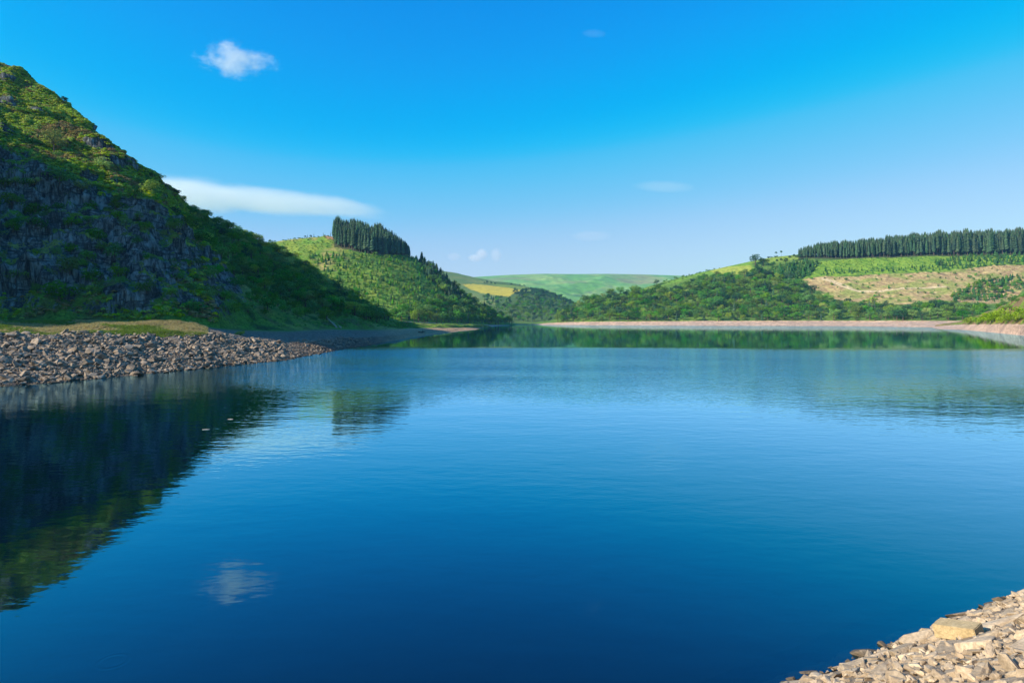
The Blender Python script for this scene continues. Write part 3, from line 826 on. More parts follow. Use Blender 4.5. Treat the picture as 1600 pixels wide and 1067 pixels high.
# small rubble between the foreground stones
fg_protos = [c for c in stone_bank.children][:8]
nf = 9000
fs, fd = rs.uniform(-12, 26, nf), rs.uniform(-.8, 9, nf)
fp = np.array([bank_pt(a, b) for a, b in zip(fs, fd)]); fz = np.clip(rs.lognormal(math.log(.085), .55, nf), .03, .3)
scatter('rubble', fp, np.stack([rs.uniform(-3, 3, nf), rs.uniform(-.5, .5, nf), rs.uniform(0, 6.3, nf)], 1), np.stack([fz * 1.3, fz, fz * .8], 1), rs.integers(0, 8, nf), fg_protos, parent=stone_bank)
nf = 700                                                                # larger stones of the same bank outside the picture
fs, fd = np.concatenate([rs.uniform(-40, -5, nf // 2), rs.uniform(13, 60, nf // 2)]), rs.uniform(-.5, 8, nf)
fp = np.array([bank_pt(a, b) for a, b in zip(fs, fd)]); fz = rs.uniform(.3, .9, nf)
scatter('bank_stones', fp, np.stack([rs.uniform(-.4, .4, nf), rs.uniform(-.4, .4, nf), rs.uniform(0, 6.3, nf)], 1), np.stack([fz * 1.2, fz, fz * .8], 1), rs.integers(0, 8, nf), fg_protos, parent=stone_bank)

# ------------------------------------------------------------------ stones of the left shore
sh_meshes = [hull_stone('stone', 400 + k, m_shore, 11 + k % 4, .6, 0.0, .62) for k in range(12)]
w = ((Tg > .93) & (Tg < 2.08) & (lpx > -260) & (lpx < 640)).astype(float) * (1.0 - .5 * sstep(440, 470, lpx)) * (1 - sstep(500, 620, lpx))
nS = 30000
sp_ = sample(LP, w, nS, 11)
pxs, pys = to_px(sp_)
sz = np.clip(rs.lognormal(math.log(.27), .66, nS), .11, 1.8) * np.where(pxs > 445, .62, 1.0)
app = sz * FOC / sp_[:, 1] * ((pxs > 0) & (pxs < 460) & (pys > 515))
order = np.argsort(-app)
big_ = order[:300]; rest = order[300:]
rot = np.stack([rs.uniform(-.6, .6, nS), rs.uniform(-.6, .6, nS), rs.uniform(0, 6.28, nS)], 1)
scl = np.stack([sz * rs.uniform(.9, 1.4, nS), sz * rs.uniform(.8, 1.1, nS), sz * rs.uniform(.6, 1.05, nS)], 1)
for n_, i in enumerate(big_):
    o = bpy.data.objects.new('stone', sh_meshes[n_ % 12]); link(o, rubble_shore)
    o.location = sp_[i] + np.array([0, 0, sz[i] * .14]); o.rotation_euler = rot[i]; o.scale = scl[i]
sh_protos = list(rubble_shore.children)[:12]
rp_ = sp_[rest].copy(); rp_[:, 2] += sz[rest] * .12
scatter('shore_rubble', rp_, rot[rest], scl[rest], rs.integers(0, 12, len(rest)), sh_protos, parent=rubble_shore)

# ------------------------------------------------------------------ plant meshes
def leaf_blob(seed, lobes, n, leaf, mat, name, flat=1.0):
    """a crown of many leaf-sized faces on the outside of several clumps; lobes: (x, y, z, rx, rz)"""
    r = np.random.default_rng(seed)
    V, F = [], []
    tot = sum(l[3] ** 2 for l in lobes)
    for (x, y, z, rx, rz) in lobes:
        k = max(8, int(n * rx * rx / tot))
        d = r.normal(size=(k, 3)); d[:, 2] += .25; d /= np.linalg.norm(d, axis=1, keepdims=True)
        rad = r.uniform(.72, 1.08, k)
        for a in range(k):
            c = np.array([x + d[a, 0] * rx * rad[a], y + d[a, 1] * rx * rad[a], max(.02, z + d[a, 2] * rz * rad[a])])
            nrm = d[a] + r.normal(0, .24, 3); nrm /= np.linalg.norm(nrm)
            t1 = np.cross(nrm, r.normal(size=3)); t1 /= np.linalg.norm(t1); t2 = np.cross(nrm, t1)
            s1, s2 = leaf * r.uniform(.6, 1.3), leaf * r.uniform(.5, 1.0)
            b = len(V)
            V += [c - t1 * s1, c - t2 * s2 + nrm * s1 * .2, c + t1 * s1, c + t2 * s2 + nrm * s1 * .2]
            F.append((b, b + 1, b + 2, b + 3))
    return mesh_from(name, V, F, mat)

def lobes_for(seed, n, cx, cz, rx, rz, lr):
    r = np.random.default_rng(seed); L = [(0, 0, cz, rx * .62, rz * .62)]
    for k in range(n):
        a, b = 2 * math.pi * (k + r.random() * .7) / n * 1.618, r.uniform(-.75, 1.0)
        q = math.sqrt(max(0, 1 - b * b)) * r.uniform(.6, .85)
        L.append((rx * q * math.cos(a), rx * q * math.sin(a), cz + rz * b * .72, rx * lr * r.uniform(.75, 1.2), rz * lr * r.uniform(.75, 1.1)))
    return L

def tube(path, radii, sides=6):
    V, F = [], []
    for i, (p, r_) in enumerate(zip(path, radii)):
        for k in range(sides):
            a = 2 * math.pi * k / sides
            V.append((p[0] + r_ * math.cos(a), p[1] + r_ * math.sin(a), p[2]))
        if i:
            for k in range(sides):
                b0, b1 = (i - 1) * sides, i * sides
                F.append((b0 + k, b0 + (k + 1) % sides, b1 + (k + 1) % sides, b1 + k))
    return V, F

def trunk_mesh(name, mat, h, r0, limbs=0, seed=0):
    r = np.random.default_rng(seed)
    V, F = tube([(0, 0, -.04), (.01, 0, h * .5), (-.005, .01, h)], [r0, r0 * .75, r0 * .35])
    for k in range(limbs):
        a = k * 2.4 + r.random(); z0 = h * r.uniform(.5, .85)
        e = (math.cos(a) * .22, math.sin(a) * .22, z0 + .2)
        v, f = tube([(0, 0, z0), (e[0] * .5, e[1] * .5, z0 + .12), e], [r0 * .5, r0 * .35, r0 * .15], 4)
        b = len(V); V += v; F += [tuple(q + b for q in g_) for g_ in f]
    return mesh_from(name, V, F, mat)

def conifer_mesh(name, mat, seed, z0, rad, layers, per, droop=.5, ragged=.25):
    r = np.random.default_rng(seed); V, F = [], []
    for l in range(layers):
        t_ = l / (layers - 1); z = z0 + (1 - z0) * t_ * .97
        R = rad * ((1 - t_) ** .62) * (1 if l > 1 else .8) + .006
        for k in range(per):
            a = 2 * math.pi * (k + r.random()) / per + l
            q = R * r.uniform(1 - ragged, 1 + ragged); w_ = q * .62
            ca, sa = math.cos(a), math.sin(a)
            zz = z + r.uniform(-.5, .5) * (1 - z0) / layers
            b = len(V)
            V += [(0, 0, zz + q * .25), (ca * q * .55 - sa * w_, sa * q * .55 + ca * w_, zz - q * droop * .5), (ca * q, sa * q, zz - q * droop), (ca * q * .55 + sa * w_, sa * q * .55 - ca * w_, zz - q * droop * .5)]
            F += [(b, b + 1, b + 2), (b, b + 2, b + 3)]
    b = len(V); V += [(.006, 0, .94), (-.003, .005, .94), (-.003, -.005, .94), (0, 0, 1.01)]; F += [(b, b + 1, b + 3), (b + 1, b + 2, b + 3), (b + 2, b, b + 3)]
    return mesh_from(name, V, F, mat)

m_leaf = foliage_mat('broad_leaves', (.075, .200, .028), (.135, .285, .036), .14, .035)
m_leaf_pale = foliage_mat('pale_leaves', (.27, .38, .06), (.36, .46, .09), .25, .015)
m_leaf_lime = foliage_mat('lime_leaves', (.17, .30, .012), (.24, .36, .018), .25, .015)
m_leaf_dark = foliage_mat('dark_leaves', (.028, .085, .040), (.045, .115, .045), 0.08, .015)
m_needle = foliage_mat('spruce_needles', (.070, .145, .070), (.125, .205, .095), .12, .03)
m_young = foliage_mat('young_needles', (.12, .27, .03), (.17, .33, .035), 0.15, .03)
m_youngd = foliage_mat('young_dark_needles', (.06, .18, .05), (.09, .22, .05), 0.1, .02)
m_bark = bark_mat('bark', (.12, .09, .065)); m_bark_pale = bark_mat('pale_bark', (.17, .13, .10))

def variants(fn, k): return [fn(i) for i in range(k)]
K = {}
def def_kind(key, crowns, trunks): K[key] = (crowns, trunks)
def broad(mat, off=0, n=620, leaf=.034):
    return variants(lambda i: leaf_blob(500 + off + i, lobes_for(900 + off + i, 9 + i % 4, 0, .60, .40 + .03 * (i % 3), .36, .40), n, leaf, mat, 'crown'), 6)
def bushy(mat, off=0, n=420, leaf=.05):
    return variants(lambda i: leaf_blob(700 + off + i, lobes_for(950 + off + i, 8, 0, .46, .52, .42, .48), n, leaf, mat, 'crown'), 4)
tk_b = [trunk_mesh('trunk', m_bark, .62, .035, 4, 1)]
tk_s = [trunk_mesh('trunk', m_bark, .4, .03, 3, 2)]
tk_c = [trunk_mesh('trunk', m_bark_pale, .97, .0125, 0, 3)]
tk_y = [trunk_mesh('trunk', m_bark, .9, .02, 0, 4)]
def_kind('broad', broad(m_leaf), tk_b)
def_kind('dark', broad(m_leaf_dark, 40), tk_b)
def_kind('pale', broad(m_leaf_pale, 60), tk_b)
def_kind('bush', bushy(m_leaf, 0), tk_s)
def_kind('lime', bushy(m_leaf_lime, 20), tk_s)
def_kind('palebush', bushy(m_leaf_pale, 30), tk_s)
def_kind('spruce', variants(lambda i: conifer_mesh('crown', m_needle, 40 + i, .20 + .07 * (i % 3), .118, 20, 10), 5), tk_c)
def_kind('fullspruce', variants(lambda i: conifer_mesh('crown', m_needle, 60 + i, .10, .17, 16, 8), 4), tk_c)
def_kind('young', variants(lambda i: conifer_mesh('crown', m_young, 50 + i, .04, .33, 9, 8, .45), 5), tk_y)
def_kind('youngd', variants(lambda i: conifer_mesh('crown', m_youngd, 70 + i, .04, .28, 10, 8, .45), 5), tk_y)
def_kind('pine', variants(lambda i: leaf_blob(800 + i, [(0, 0, .8, .2, .14), (.13, .05, .74, .13, .1), (-.12, -.06, .78, .14, .1), (.02, -.12, .88, .12, .09)], 260, .035, m_leaf_dark, 'crown'), 3), tk_c)

COVER = np.zeros((560, 860), bool)                     # front-to-back visibility raster, two photo pixels a cell
class Plants:
    """collects plants of all kinds; the 300 of a category that show largest become things, the rest one stuff object each"""
    def __init__(s): s.items = []
    def add(s, kind, cat, name, pos, H, W, label, group, solo=False):
        s.items.append(dict(kind=kind, cat=cat, name=name, pos=np.asarray(pos, float), H=H, W=W, label=label, group=group, solo=solo, rz=random.uniform(0, 6.28), v=random.randrange(60)))
PL = Plants()

def first_tree(it, scale):
    crowns, trunks = K[it['kind']]
    e = bpy.data.objects.new(it['name'], None); e.empty_display_size = .5
    link(e); e.location = it['pos']; e.rotation_euler = (0, 0, it['rz']); e.scale = scale
    for nm, me in (('trunk', trunks[0]), ('crown', crowns[it['v'] % len(crowns)])):
        link(bpy.data.objects.new(nm, me), e)
    return tag(e, it['label'], it['cat'], it['group'])

ORD = 'first second third fourth fifth sixth seventh eighth ninth tenth eleventh twelfth thirteenth fourteenth fifteenth sixteenth'.split()
def name_apart(L):
    """alike plants of one stand are told apart by row, part of the stand and order from the left"""
    fam = {}
    for it in L: fam.setdefault(it['label'], []).append(it)
    for lab, M in fam.items():
        if len(M) < 2: continue
        P_ = [to_px(it['pos']) for it in M]
        xs = np.array([p[0] for p in P_]); ys = np.array([p[1] for p in P_])
        # height within the stand, measured against neighbours in the same column
        rel = np.array([np.mean(ys[np.abs(xs - x) < 60] < y) for x, y in zip(xs, ys)])
        nrow = 1 if len(M) < 12 else (2 if len(M) < 40 else 3)
        rown = {1: [''], 2: ['upper row, ', 'lower row, '], 3: ['top rows, ', 'middle rows, ', 'bottom rows, ']}[nrow]
        row = np.minimum((rel * nrow).astype(int), nrow - 1)
        for r_ in range(nrow):
            J = [j for j in np.argsort(xs) if row[j] == r_]
            ns = max(1, math.ceil(len(J) / 11))
            ns = min(ns, 7)
            sec = {1: [''], 2: ['left half, ', 'right half, '], 3: ['left third, ', 'middle third, ', 'right third, '], 4: ['left end, ', 'left of centre, ', 'right of centre, ', 'right end, '],
                   5: ['left end, ', 'left of centre, ', 'centre, ', 'right of centre, ', 'right end, '],
                   6: ['far left end, ', 'left part, ', 'left of centre, ', 'right of centre, ', 'right part, ', 'far right end, '],
                   7: ['far left end, ', 'left part, ', 'left of centre, ', 'centre, ', 'right of centre, ', 'right part, ', 'far right end, ']}[ns]
            for k_, chunk in enumerate(np.array_split(J, ns)):
                for o_, j in enumerate(chunk):
                    M[j]['label'] = lab + ', ' + rown[r_] + sec[k_] + ORD[min(o_, 15)] + ' from left'

def emit_plants():
    its = PL.items
    its.sort(key=lambda a: a['pos'][1])
    for it in its:
        D = it['pos'][1]; px, py = to_px(it['pos']); h, w_ = it['H'] * FOC / D, it['W'] * FOC / D
        x0, x1, y0, y1 = int((px - w_ / 2) / 2) + 20, int((px + w_ / 2) / 2) + 21, int((py - h) / 2), int((py - h * .1) / 2) + 1
        x0, x1, y0, y1 = max(x0, 20), min(x1, 820), max(y0, 0), min(y1, 533)
        if x1 <= x0 or y1 <= y0: it['vis'] = 0.0; continue
        c = COVER[y0:y1, x0:x1]; it['vis'] = float((~c).sum()) / c.size * h * w_
        it['frac'] = float((~c).sum()) / c.size
        mx, my = (x1 - x0) * .14, (y1 - y0) * .16
        COVER[int(y0 + my):y1, int(x0 + mx):max(int(x0 + mx) + 1, int(x1 - mx))] = True
    chosen = set()
    cats = {}
    for it in its: cats.setdefault(it['cat'], []).append(it)
    protos, rest = {}, {}
    for c, L in cats.items():
        L.sort(key=lambda a: (not a['solo'], -a['vis']))
        for n_, it in enumerate(L):
            it['scale'] = (it['W'], it['W'], it['H'])
            if it['solo'] or (n_ < 300 and it['vis'] > 14 and it.get('frac', 0) > .2): chosen.add(id(it))
    name_apart([it for it in its if id(it) in chosen])
    for c, L in cats.items():
        for it in L:
            if id(it) in chosen:
                e = first_tree(it, it['scale'])
                for ch in e.children:
                    if ch.name.startswith('crown'): protos.setdefault(it['kind'], {}).setdefault(it['v'] % len(K[it['kind']][0]), ch)
                    else: protos.setdefault(it['kind'] + '_t', ch)
            else: rest.setdefault((it['kind'], it['cat']), []).append(it)
    for (k, c), L in rest.items():
        if k not in protos:
            for it in L[:1]: e = first_tree(it, it['scale']); protos[k] = {0: e.children[1]}; protos[k + '_t'] = e.children[0]
            L = L[1:]
            if not L: continue
        pr = [protos[k][q] for q in sorted(protos[k])]
        scatter(L[0]['name'] + '_mass', [it['pos'] for it in L], [(0, 0, it['rz']) for it in L], [it['scale'] for it in L], [it['v'] % len(pr) for it in L], pr,
                [protos[k + '_t']], None, 'more of the ' + L[0]['group'], c)

def plant_area(P, px_, py_, poly, n, mind, kind, cat, name, hr, wr, label, group, seed, extra=None, mix=None, wfun=None):
    m = in_poly(px_, py_, poly) if poly is not None else np.ones(px_.shape, bool)
    if extra is not None: m &= extra
    if not m.any(): return
    c = sample(P, m.astype(float), n * 6, seed)
    r = np.random.default_rng(seed + 1)
    md = mind * r.uniform(.75, 1.25, len(c))
    for j in dart(c[:, :2], md, n):
        x, y = to_px(c[j]); k = kind
        if mix:
            for kk, pr in mix:
                if r.random() < pr: k = kk; break
        H = (hr(float(x)) if callable(hr) else r.uniform(*hr)) * r.uniform(.72, 1.28 if not callable(hr) else 1.18) * (1 + .07 * math.sin(x * .23) * math.sin(x * .071 + 1)); W = H * r.uniform(*wr)
        lab, nm, ct, gr = label, name, cat, group
        if k != kind and k in ('fullspruce',): nm, ct, lab, gr = 'spruce_tree', 'conifer', label.replace('broadleaf tree', 'pointed conifer').replace('small tree', 'pointed conifer'), group + ', conifers'
        PL.add(k, ct, nm, c[j] - np.array([0, 0, .03 * H]), H, W, lab, gr)
# ------------------------------------------------------------------ woods
LW = [(172, 250), (230, 284), (300, 335), (330, 351), (380, 371), (450, 409), (520, 455), (580, 489), (614, 503), (590, 505), (520, 494), (450, 474), (380, 446), (330, 418), (290, 388), (262, 345), (215, 305)]
def wood_h(px): return float(np.interp(px, [170, 230, 290, 350, 450, 620], [2.2, 3.0, 4.6, 6.2, 7.4, 7.4]))
plant_area(LP, lpx, lpy, LW, 380, 4.9, 'broad', 'broadleaf tree', 'broadleaf_tree', wood_h, (1.1, 1.5), 'tree in the rocky hillside wood', 'trees in the wood on the rocky hillside', 301, (Tg > 4.3) & (Tg < 6.02), [('pale', .20), ('dark', .12)])  # pale crowns mixed in: sunlight on the shaded wood put into leaf colour
plant_area(LP, lpx, lpy, [(0, 300), (120, 300), (300, 360), (420, 455), (560, 500), (420, 500), (0, 495)], 210, 5.2, 'bush', 'shrub', 'hillside_shrub', (2.2, 5.4), (.8, 1.2), 'dark shrub among the shaded crags', 'shrubs among the crags', 303, Tg > 4.05)
plant_area(LP, lpx, lpy, [(0, 120), (180, 245), (240, 325), (120, 310), (0, 260)], 60, 9, 'bush', 'shrub', 'hillside_shrub', (1.2, 2.8), (.9, 1.4), 'low green shrub on the upper rocky hillside', 'shrubs on the sunlit upper hillside', 305, Tg > 4.8)

def ground_at(P, pxg, pyg, px, py):
    k = np.argmin((pxg - px) ** 2 + (pyg - py) ** 2 + 1e3 * (P[..., 1] < 1))
    return P.reshape(-1, 3)[k]
def solo(P, pxg, pyg, px, py, hpx, wpx, kind, cat, name, label, group=None):
    g_ = ground_at(P, pxg, pyg, px, py); D = g_[1]
    PL.add(kind, cat, name, g_ - np.array([0, 0, .02]), hpx * D / FOC, wpx * D / FOC, label, group, True)
solo(LP, lpx, lpy, 86, 248, 40, 34, 'pale', 'tree', 'pale_tree', 'tallest pale yellow-green tree on the sunlit upper rocky hillside')
solo(LP, lpx, lpy, 161, 274, 22, 24, 'palebush', 'shrub', 'pale_shrub', 'pale rounded shrub below the crag, beneath the hill skyline')
solo(LP, lpx, lpy, 130, 313, 20, 26, 'palebush', 'shrub', 'pale_shrub', 'pale shrub at the lower edge of the sunlit slope, above the shaded cliff')
solo(LP, lpx, lpy, 226, 318, 22, 26, 'palebush', 'shrub', 'pale_shrub', 'pale shrub on the tip of the sunlit spur above the cliff')
solo(LP, lpx, lpy, 27, 300, 16, 18, 'palebush', 'shrub', 'pale_shrub', 'smaller pale shrub in the shade at the left edge')
solo(LP, lpx, lpy, 60, 304, 14, 18, 'palebush', 'shrub', 'pale_shrub', 'pale low shrub in the shade, right of the one at the left edge')
solo(LP, lpx, lpy, 97, 170, 16, 22, 'dark', 'tree', 'dark_tree', 'small dark tree on the skyline notch of the rocky hillside')
solo(LP, lpx, lpy, 375, 523, 11, 16, 'palebush', 'shrub', 'yellow_shrub', 'small sunlit yellow-green bush behind the rubble shore')
solo(LP, lpx, lpy, 517, 460, 17, 8, 'pale', 'tree', 'slender_tree', 'slender sunlit pale tree standing in the shaded hillside wood')
solo(LP, lpx, lpy, 548, 478, 20, 12, 'pale', 'tree', 'pale_tree', 'pale sunlit tree near the foot of the hillside wood')
solo(LP, lpx, lpy, 482, 432, 17, 20, 'pale', 'tree', 'pale_tree', 'broad pale sunlit crown on the ridge of the hillside wood')
solo(LP, lpx, lpy, 648, 508, 24, 14, 'pale', 'tree', 'shore_tree', 'sunlit tree at the water edge above the sand spit')

# middle hill
BLOCK = [(523, 384), (537, 389), (560, 395), (579, 398), (605, 401), (650, 402), (655, 403), (620, 392.5), (590, 381.5), (560, 374), (527, 366.5), (520, 368)]
def block_h(px): return float(np.interp(px, [520, 551, 590, 620, 650], [26, 30, 31, 26, 8]))
plant_area(MP, mpx, mpy, BLOCK, 800, 2.4, 'spruce', 'conifer', 'spruce_tree', block_h, (.75, 1.0), 'tall spruce in the middle hilltop block', 'conifer block on the middle hill', 311, Tm < 4.3)
plant_area(MP, mpx, mpy, [(480, 402), (545, 396), (600, 402), (652, 404), (672, 430), (700, 462), (660, 486), (610, 506), (560, 486), (500, 440)], 620, 3.9, 'young', 'young tree', 'young_tree', (4.2, 7.0), (.75, 1.05), 'bright young tree in the middle hill plantation', 'young plantation on the middle hill', 313, Tm < 4.02, [('broad', .35), ('youngd', .18)])
plant_area(MP, mpx, mpy, [(655, 408), (672, 421), (700, 447), (750, 483), (797, 503), (800, 509), (700, 509), (615, 507), (612, 498), (660, 484), (702, 468), (676, 440)], 360, 6.0, 'broad', 'broadleaf tree', 'broadleaf_tree', (9, 13), (.85, 1.15), 'broadleaf tree on the middle hill shore', 'trees on the shore slope of the middle hill', 315, (Tm > 2.02) & (Tm < 4.1), [('fullspruce', .07)])
plant_area(MP, mpx, mpy, [(652, 403), (662, 410), (700, 444), (716, 462), (700, 465), (668, 432), (655, 412)], 60, 4.2, 'fullspruce', 'conifer', 'spruce_tree', (11, 17), (1.0, 1.4), 'conifer in the strip below the hilltop block', 'conifer strip below the block', 317, Tm < 4.1)
plant_area(MP, mpx, mpy, [(440, 372), (500, 368), (520, 372), (520, 384), (480, 402), (440, 400)], 90, 5.0, 'bush', 'shrub', 'low_shrub', (1.2, 2.6), (.9, 1.4), 'low shrub on the open middle hilltop', 'shrubs on the middle hilltop', 319, Tm < 4.0)
for px, py, h in ((476, 370, 4), (481, 369.5, 6), (486, 369.5, 4), (491, 369, 7), (517, 369, 8), (505, 368, 6)):
    solo(MP, mpx, mpy, px, py, h, 3.2 if h > 5 else 5, 'fullspruce' if h > 5 else 'dark', 'tree', 'skyline_tree', 'tiny tree on the skyline left of the conifer block', 'skyline trees of the middle hill')

# valley side beyond
plant_area(FP, fpx, fpy, [(752, 463), (800, 470), (822, 462), (850, 458), (880, 468), (905, 480), (930, 496), (930, 507), (790, 507), (765, 485)], 700, 9, 'broad', 'broadleaf tree', 'far_tree', (9, 13), (.9, 1.2), 'small tree in the lake head wood', 'wood at the head of the lake', 321, Tf > 1.05, [('dark', .3), ('fullspruce', .12)])
plant_area(FP, fpx, fpy, [(800, 458), (815, 455), (850, 455), (890, 468), (905, 476), (880, 474), (840, 463), (806, 464)], 110, 8, 'dark', 'broadleaf tree', 'dark_far_tree', (10, 14), (.9, 1.2), 'dark tree on the valley wood upper edge', 'dark tree belt by the yellow field', 323, Tf < 3)
for px, py, h, w_ in ((757, 444, 4, 5), (762, 444, 6, 6), (768, 444.5, 5, 6), (774, 445, 4, 6)):
    solo(FP, fpx, fpy, px, py, h, w_, 'dark', 'tree', 'field_tree', 'tiny dark tree on the upper edge of the yellow field', 'trees on the edge of the yellow field')

plant_area(FP, fpx, fpy, [(776, 441), (806, 444), (835, 450), (835, 452), (806, 446.5), (776, 443)], 26, 9, 'dark', 'shrub', 'far_hedge_shrub', (4, 7), (1.0, 1.5), 'dark hedge shrub above the green far pasture', 'hedge above the far pasture', 325)

# long hill on the right
RW = [(868, 504), (884, 489), (930, 469), (985, 458), (1010, 464), (1060, 452), (1095, 437), (1150, 431), (1190, 427), (1228, 436), (1258, 448), (1280, 464), (1310, 476), (1350, 481), (1420, 486), (1480, 484), (1540, 486), (1525, 506), (868, 506)]
plant_area(RP, rpx, rpy, RW, 800, 8.4, 'broad', 'broadleaf tree', 'broadleaf_tree', (9.5, 14.5), (1.0, 1.35), 'broadleaf tree in the far shore wood', 'sunlit wood along the far shore', 331, (Tr > 2.03) & (Tr < 5.05), [('dark', .16), ('fullspruce', .08), ('pale', .05)])
def ridge_h(px): return float(np.interp(px, [1235, 1252, 1285, 1340, 1400, 1500, 1600], [8, 13, 23, 26, 31, 36, 37]))
plant_area(RP, rpx, rpy, None, 2600, 2.8, 'spruce', 'conifer', 'spruce_tree', ridge_h, (.8, 1.05), 'tall spruce in the long skyline plantation', 'skyline conifer plantation on the long hill', 333, (Tr > 4.78) & (Tr < 5.35) & (rpx > 1246) & (rpx < 1760))
plant_area(RP, rpx, rpy, [(1176, 436), (1212, 420), (1252, 409), (1278, 412), (1268, 430), (1240, 440)], 170, 4.6, 'youngd', 'young tree', 'young_conifer', (6, 10), (.9, 1.1), 'young conifer left of the felled slope', 'young conifers beside the felled slope', 335)
plant_area(RP, rpx, rpy, [(1280, 432), (1370, 427), (1470, 423), (1475, 417), (1380, 421), (1290, 424)], 60, 6, 'youngd', 'young tree', 'young_conifer', (4, 7), (.9, 1.2), 'small young conifer above the felled slope', 'young conifers above the felled slope', 337)
plant_area(RP, rpx, rpy, [(1275, 412), (1330, 405), (1450, 400), (1470, 416), (1300, 430)], 150, 6.5, 'young', 'shrub', 'clearing_shrub', (1.5, 3), (1.0, 1.6), 'low shrub in the clearing below skyline conifers', 'shrubs in the sunlit clearing', 339)
plant_area(RP, rpx, rpy, [(1455, 412), (1500, 400), (1660, 397), (1660, 413), (1560, 416), (1480, 421)], 170, 5.5, 'youngd', 'young tree', 'young_conifer', (5, 9), (.9, 1.2), 'young conifer below the tallest skyline conifers', 'young conifer belt on the long hill', 341)
plant_area(RP, rpx, rpy, [(1480, 462), (1540, 440), (1590, 432), (1600, 452), (1560, 468), (1490, 472)], 150, 4.6, 'youngd', 'young tree', 'young_conifer', (5, 9), (1.0, 1.3), 'young conifer in the felled slope clump', 'young conifer clump on the felled slope', 343, None, [('broad', .35), ('young', .25)])
plant_area(RP, rpx, rpy, FELL_POLY, 150, 7, 'bush', 'shrub', 'felled_slope_shrub', (2, 5.5), (.7, 1.1), 'green shrub on the brown felled slope', 'shrubs on the felled slope', 345, None, [('youngd', .3)])
solo(RP, rpx, rpy, 1180, 415, 19, 22, 'dark', 'tree', 'dark_tree', 'large dark round tree at the edge of the hill pasture, left of a pair')
solo(RP, rpx, rpy, 1193, 417, 15, 19, 'dark', 'tree', 'dark_tree', 'lower dark round tree at the edge of the hill pasture, right of a pair')
for k, (px, py) in enumerate(((1183, 424), (1191, 424), (1199, 422), (1207, 420), (1214, 418), (1221, 416), (1228, 414), (1234, 411), (1241, 409), (1248, 407))):
    solo(RP, rpx, rpy, px, py, 12, 10, 'pine' if k % 3 else 'dark', 'tree', 'hedgerow_tree', 'tree in the row below the hill pasture', 'tree row below the hill pasture')
solo(RP, rpx, rpy, 1212, 402, 9, 8, 'pine', 'tree', 'lone_pine', 'lone pine on the grassy skyline, left of two')
solo(RP, rpx, rpy, 1221, 401, 10, 9, 'pine', 'tree', 'lone_pine', 'lone pine on the grassy skyline, right of two')
plant_area(RP, rpx, rpy, [(1195, 405), (1212, 400), (1214, 403), (1198, 407)], 12, 4, 'dark', 'shrub', 'skyline_shrub', (3, 5), (1.2, 1.8), 'low dark shrub on the grassy skyline beside the lone pines', 'dark shrubs beside the lone pines', 347)
plant_area(RP, rpx, rpy, [(1000, 455), (1035, 440), (1080, 429), (1130, 418), (1130, 420), (1085, 432), (1040, 445), (1010, 458)], 70, 4.5, 'broad', 'shrub', 'hedge_shrub', (2.5, 5), (1.0, 1.6), 'hedge shrub on the long hill skyline', 'hedge on the skyline', 349)
solo(RP, rpx, rpy, 1025, 446, 11, 11, 'dark', 'tree', 'dark_tree', 'dark round tree standing alone on the skyline hedge')

# near spur
plant_area(SP, spx, spy, [(1508, 507.5), (1540, 499), (1600, 497), (1640, 500), (1640, 510), (1560, 508.5)], 26, 5.0, 'lime', 'bush', 'lime_bush', (5.2, 7.6), (1.0, 1.35), 'lime-green bush above the near pink bank', 'lime-green bushes above the near bank', 351, (Ts > 2.05) & (Ts < 2.8))
plant_area(SP, spx, spy, [(1556, 486), (1600, 462), (1680, 420), (1680, 455), (1600, 478), (1570, 488)], 50, 4.2, 'broad', 'bush', 'green_bush', (2.6, 4.4), (1.0, 1.4), 'green bush on the right edge slope', 'bushes on the slope at the right edge', 353, Ts > 3.6)
plant_area(SP, spx, spy, None, 120, 5.5, 'broad', 'bush', 'green_bush', (2.6, 5), (1.0, 1.4), 'green bush on the right edge slope', 'bushes on the slope at the right edge', 355, (Ts > 3.3) & (spx > 1640))
emit_plants()

# ------------------------------------------------------------------ ground cover: bracken, heather, grass
def clump_mesh(name, mat, seed, n=34, leaf=.16):
    r = np.random.default_rng(seed); V, F = [], []
    for k in range(n):
        d = r.normal(size=3); d[2] = abs(d[2]) * .8; d /= np.linalg.norm(d)
        c = d * np.array([.45, .45, .4]) * r.uniform(.6, 1.0)
        nrm = d + r.normal(0, .3, 3); nrm /= np.linalg.norm(nrm)
        t1 = np.cross(nrm, r.normal(size=3)); t1 /= np.linalg.norm(t1); t2 = np.cross(nrm, t1); b = len(V)
        V += [c - t1 * leaf, c - t2 * leaf * .7, c + t1 * leaf, c + t2 * leaf * .7]; F.append((b, b + 1, b + 2, b + 3))
    return mesh_from(name, V, F, mat)
def tuft_mesh(name, mat, seed, n=16):
    r = np.random.default_rng(seed); V, F = [], []
    for k in range(n):
        a = r.uniform(0, 6.28); o = r.normal(0, .12, 2); l = r.uniform(.5, 1.0); lean = r.uniform(.1, .5); w_ = .035; b = len(V)
        V += [(o[0] - w_ * math.sin(a), o[1] + w_ * math.cos(a), -.03), (o[0] + w_ * math.sin(a), o[1] - w_ * math.cos(a), -.03), (o[0] + lean * math.cos(a), o[1] + lean * math.sin(a), l)]
        F.append((b, b + 1, b + 2))
    return mesh_from(name, V, F, mat)
m_brack = foliage_mat('bracken', (.26, .40, .035), (.44, .50, .06), .38, .04)
m_heath = foliage_mat('heather', (.24, .17, .06), (.36, .27, .10), .2, .03)
m_straw = foliage_mat('dry_grass', (.50, .40, .19), (.40, .34, .12), .3, .02)
m_gras = foliage_mat('green_grass', (.15, .24, .035), (.22, .28, .05), .3, .02)
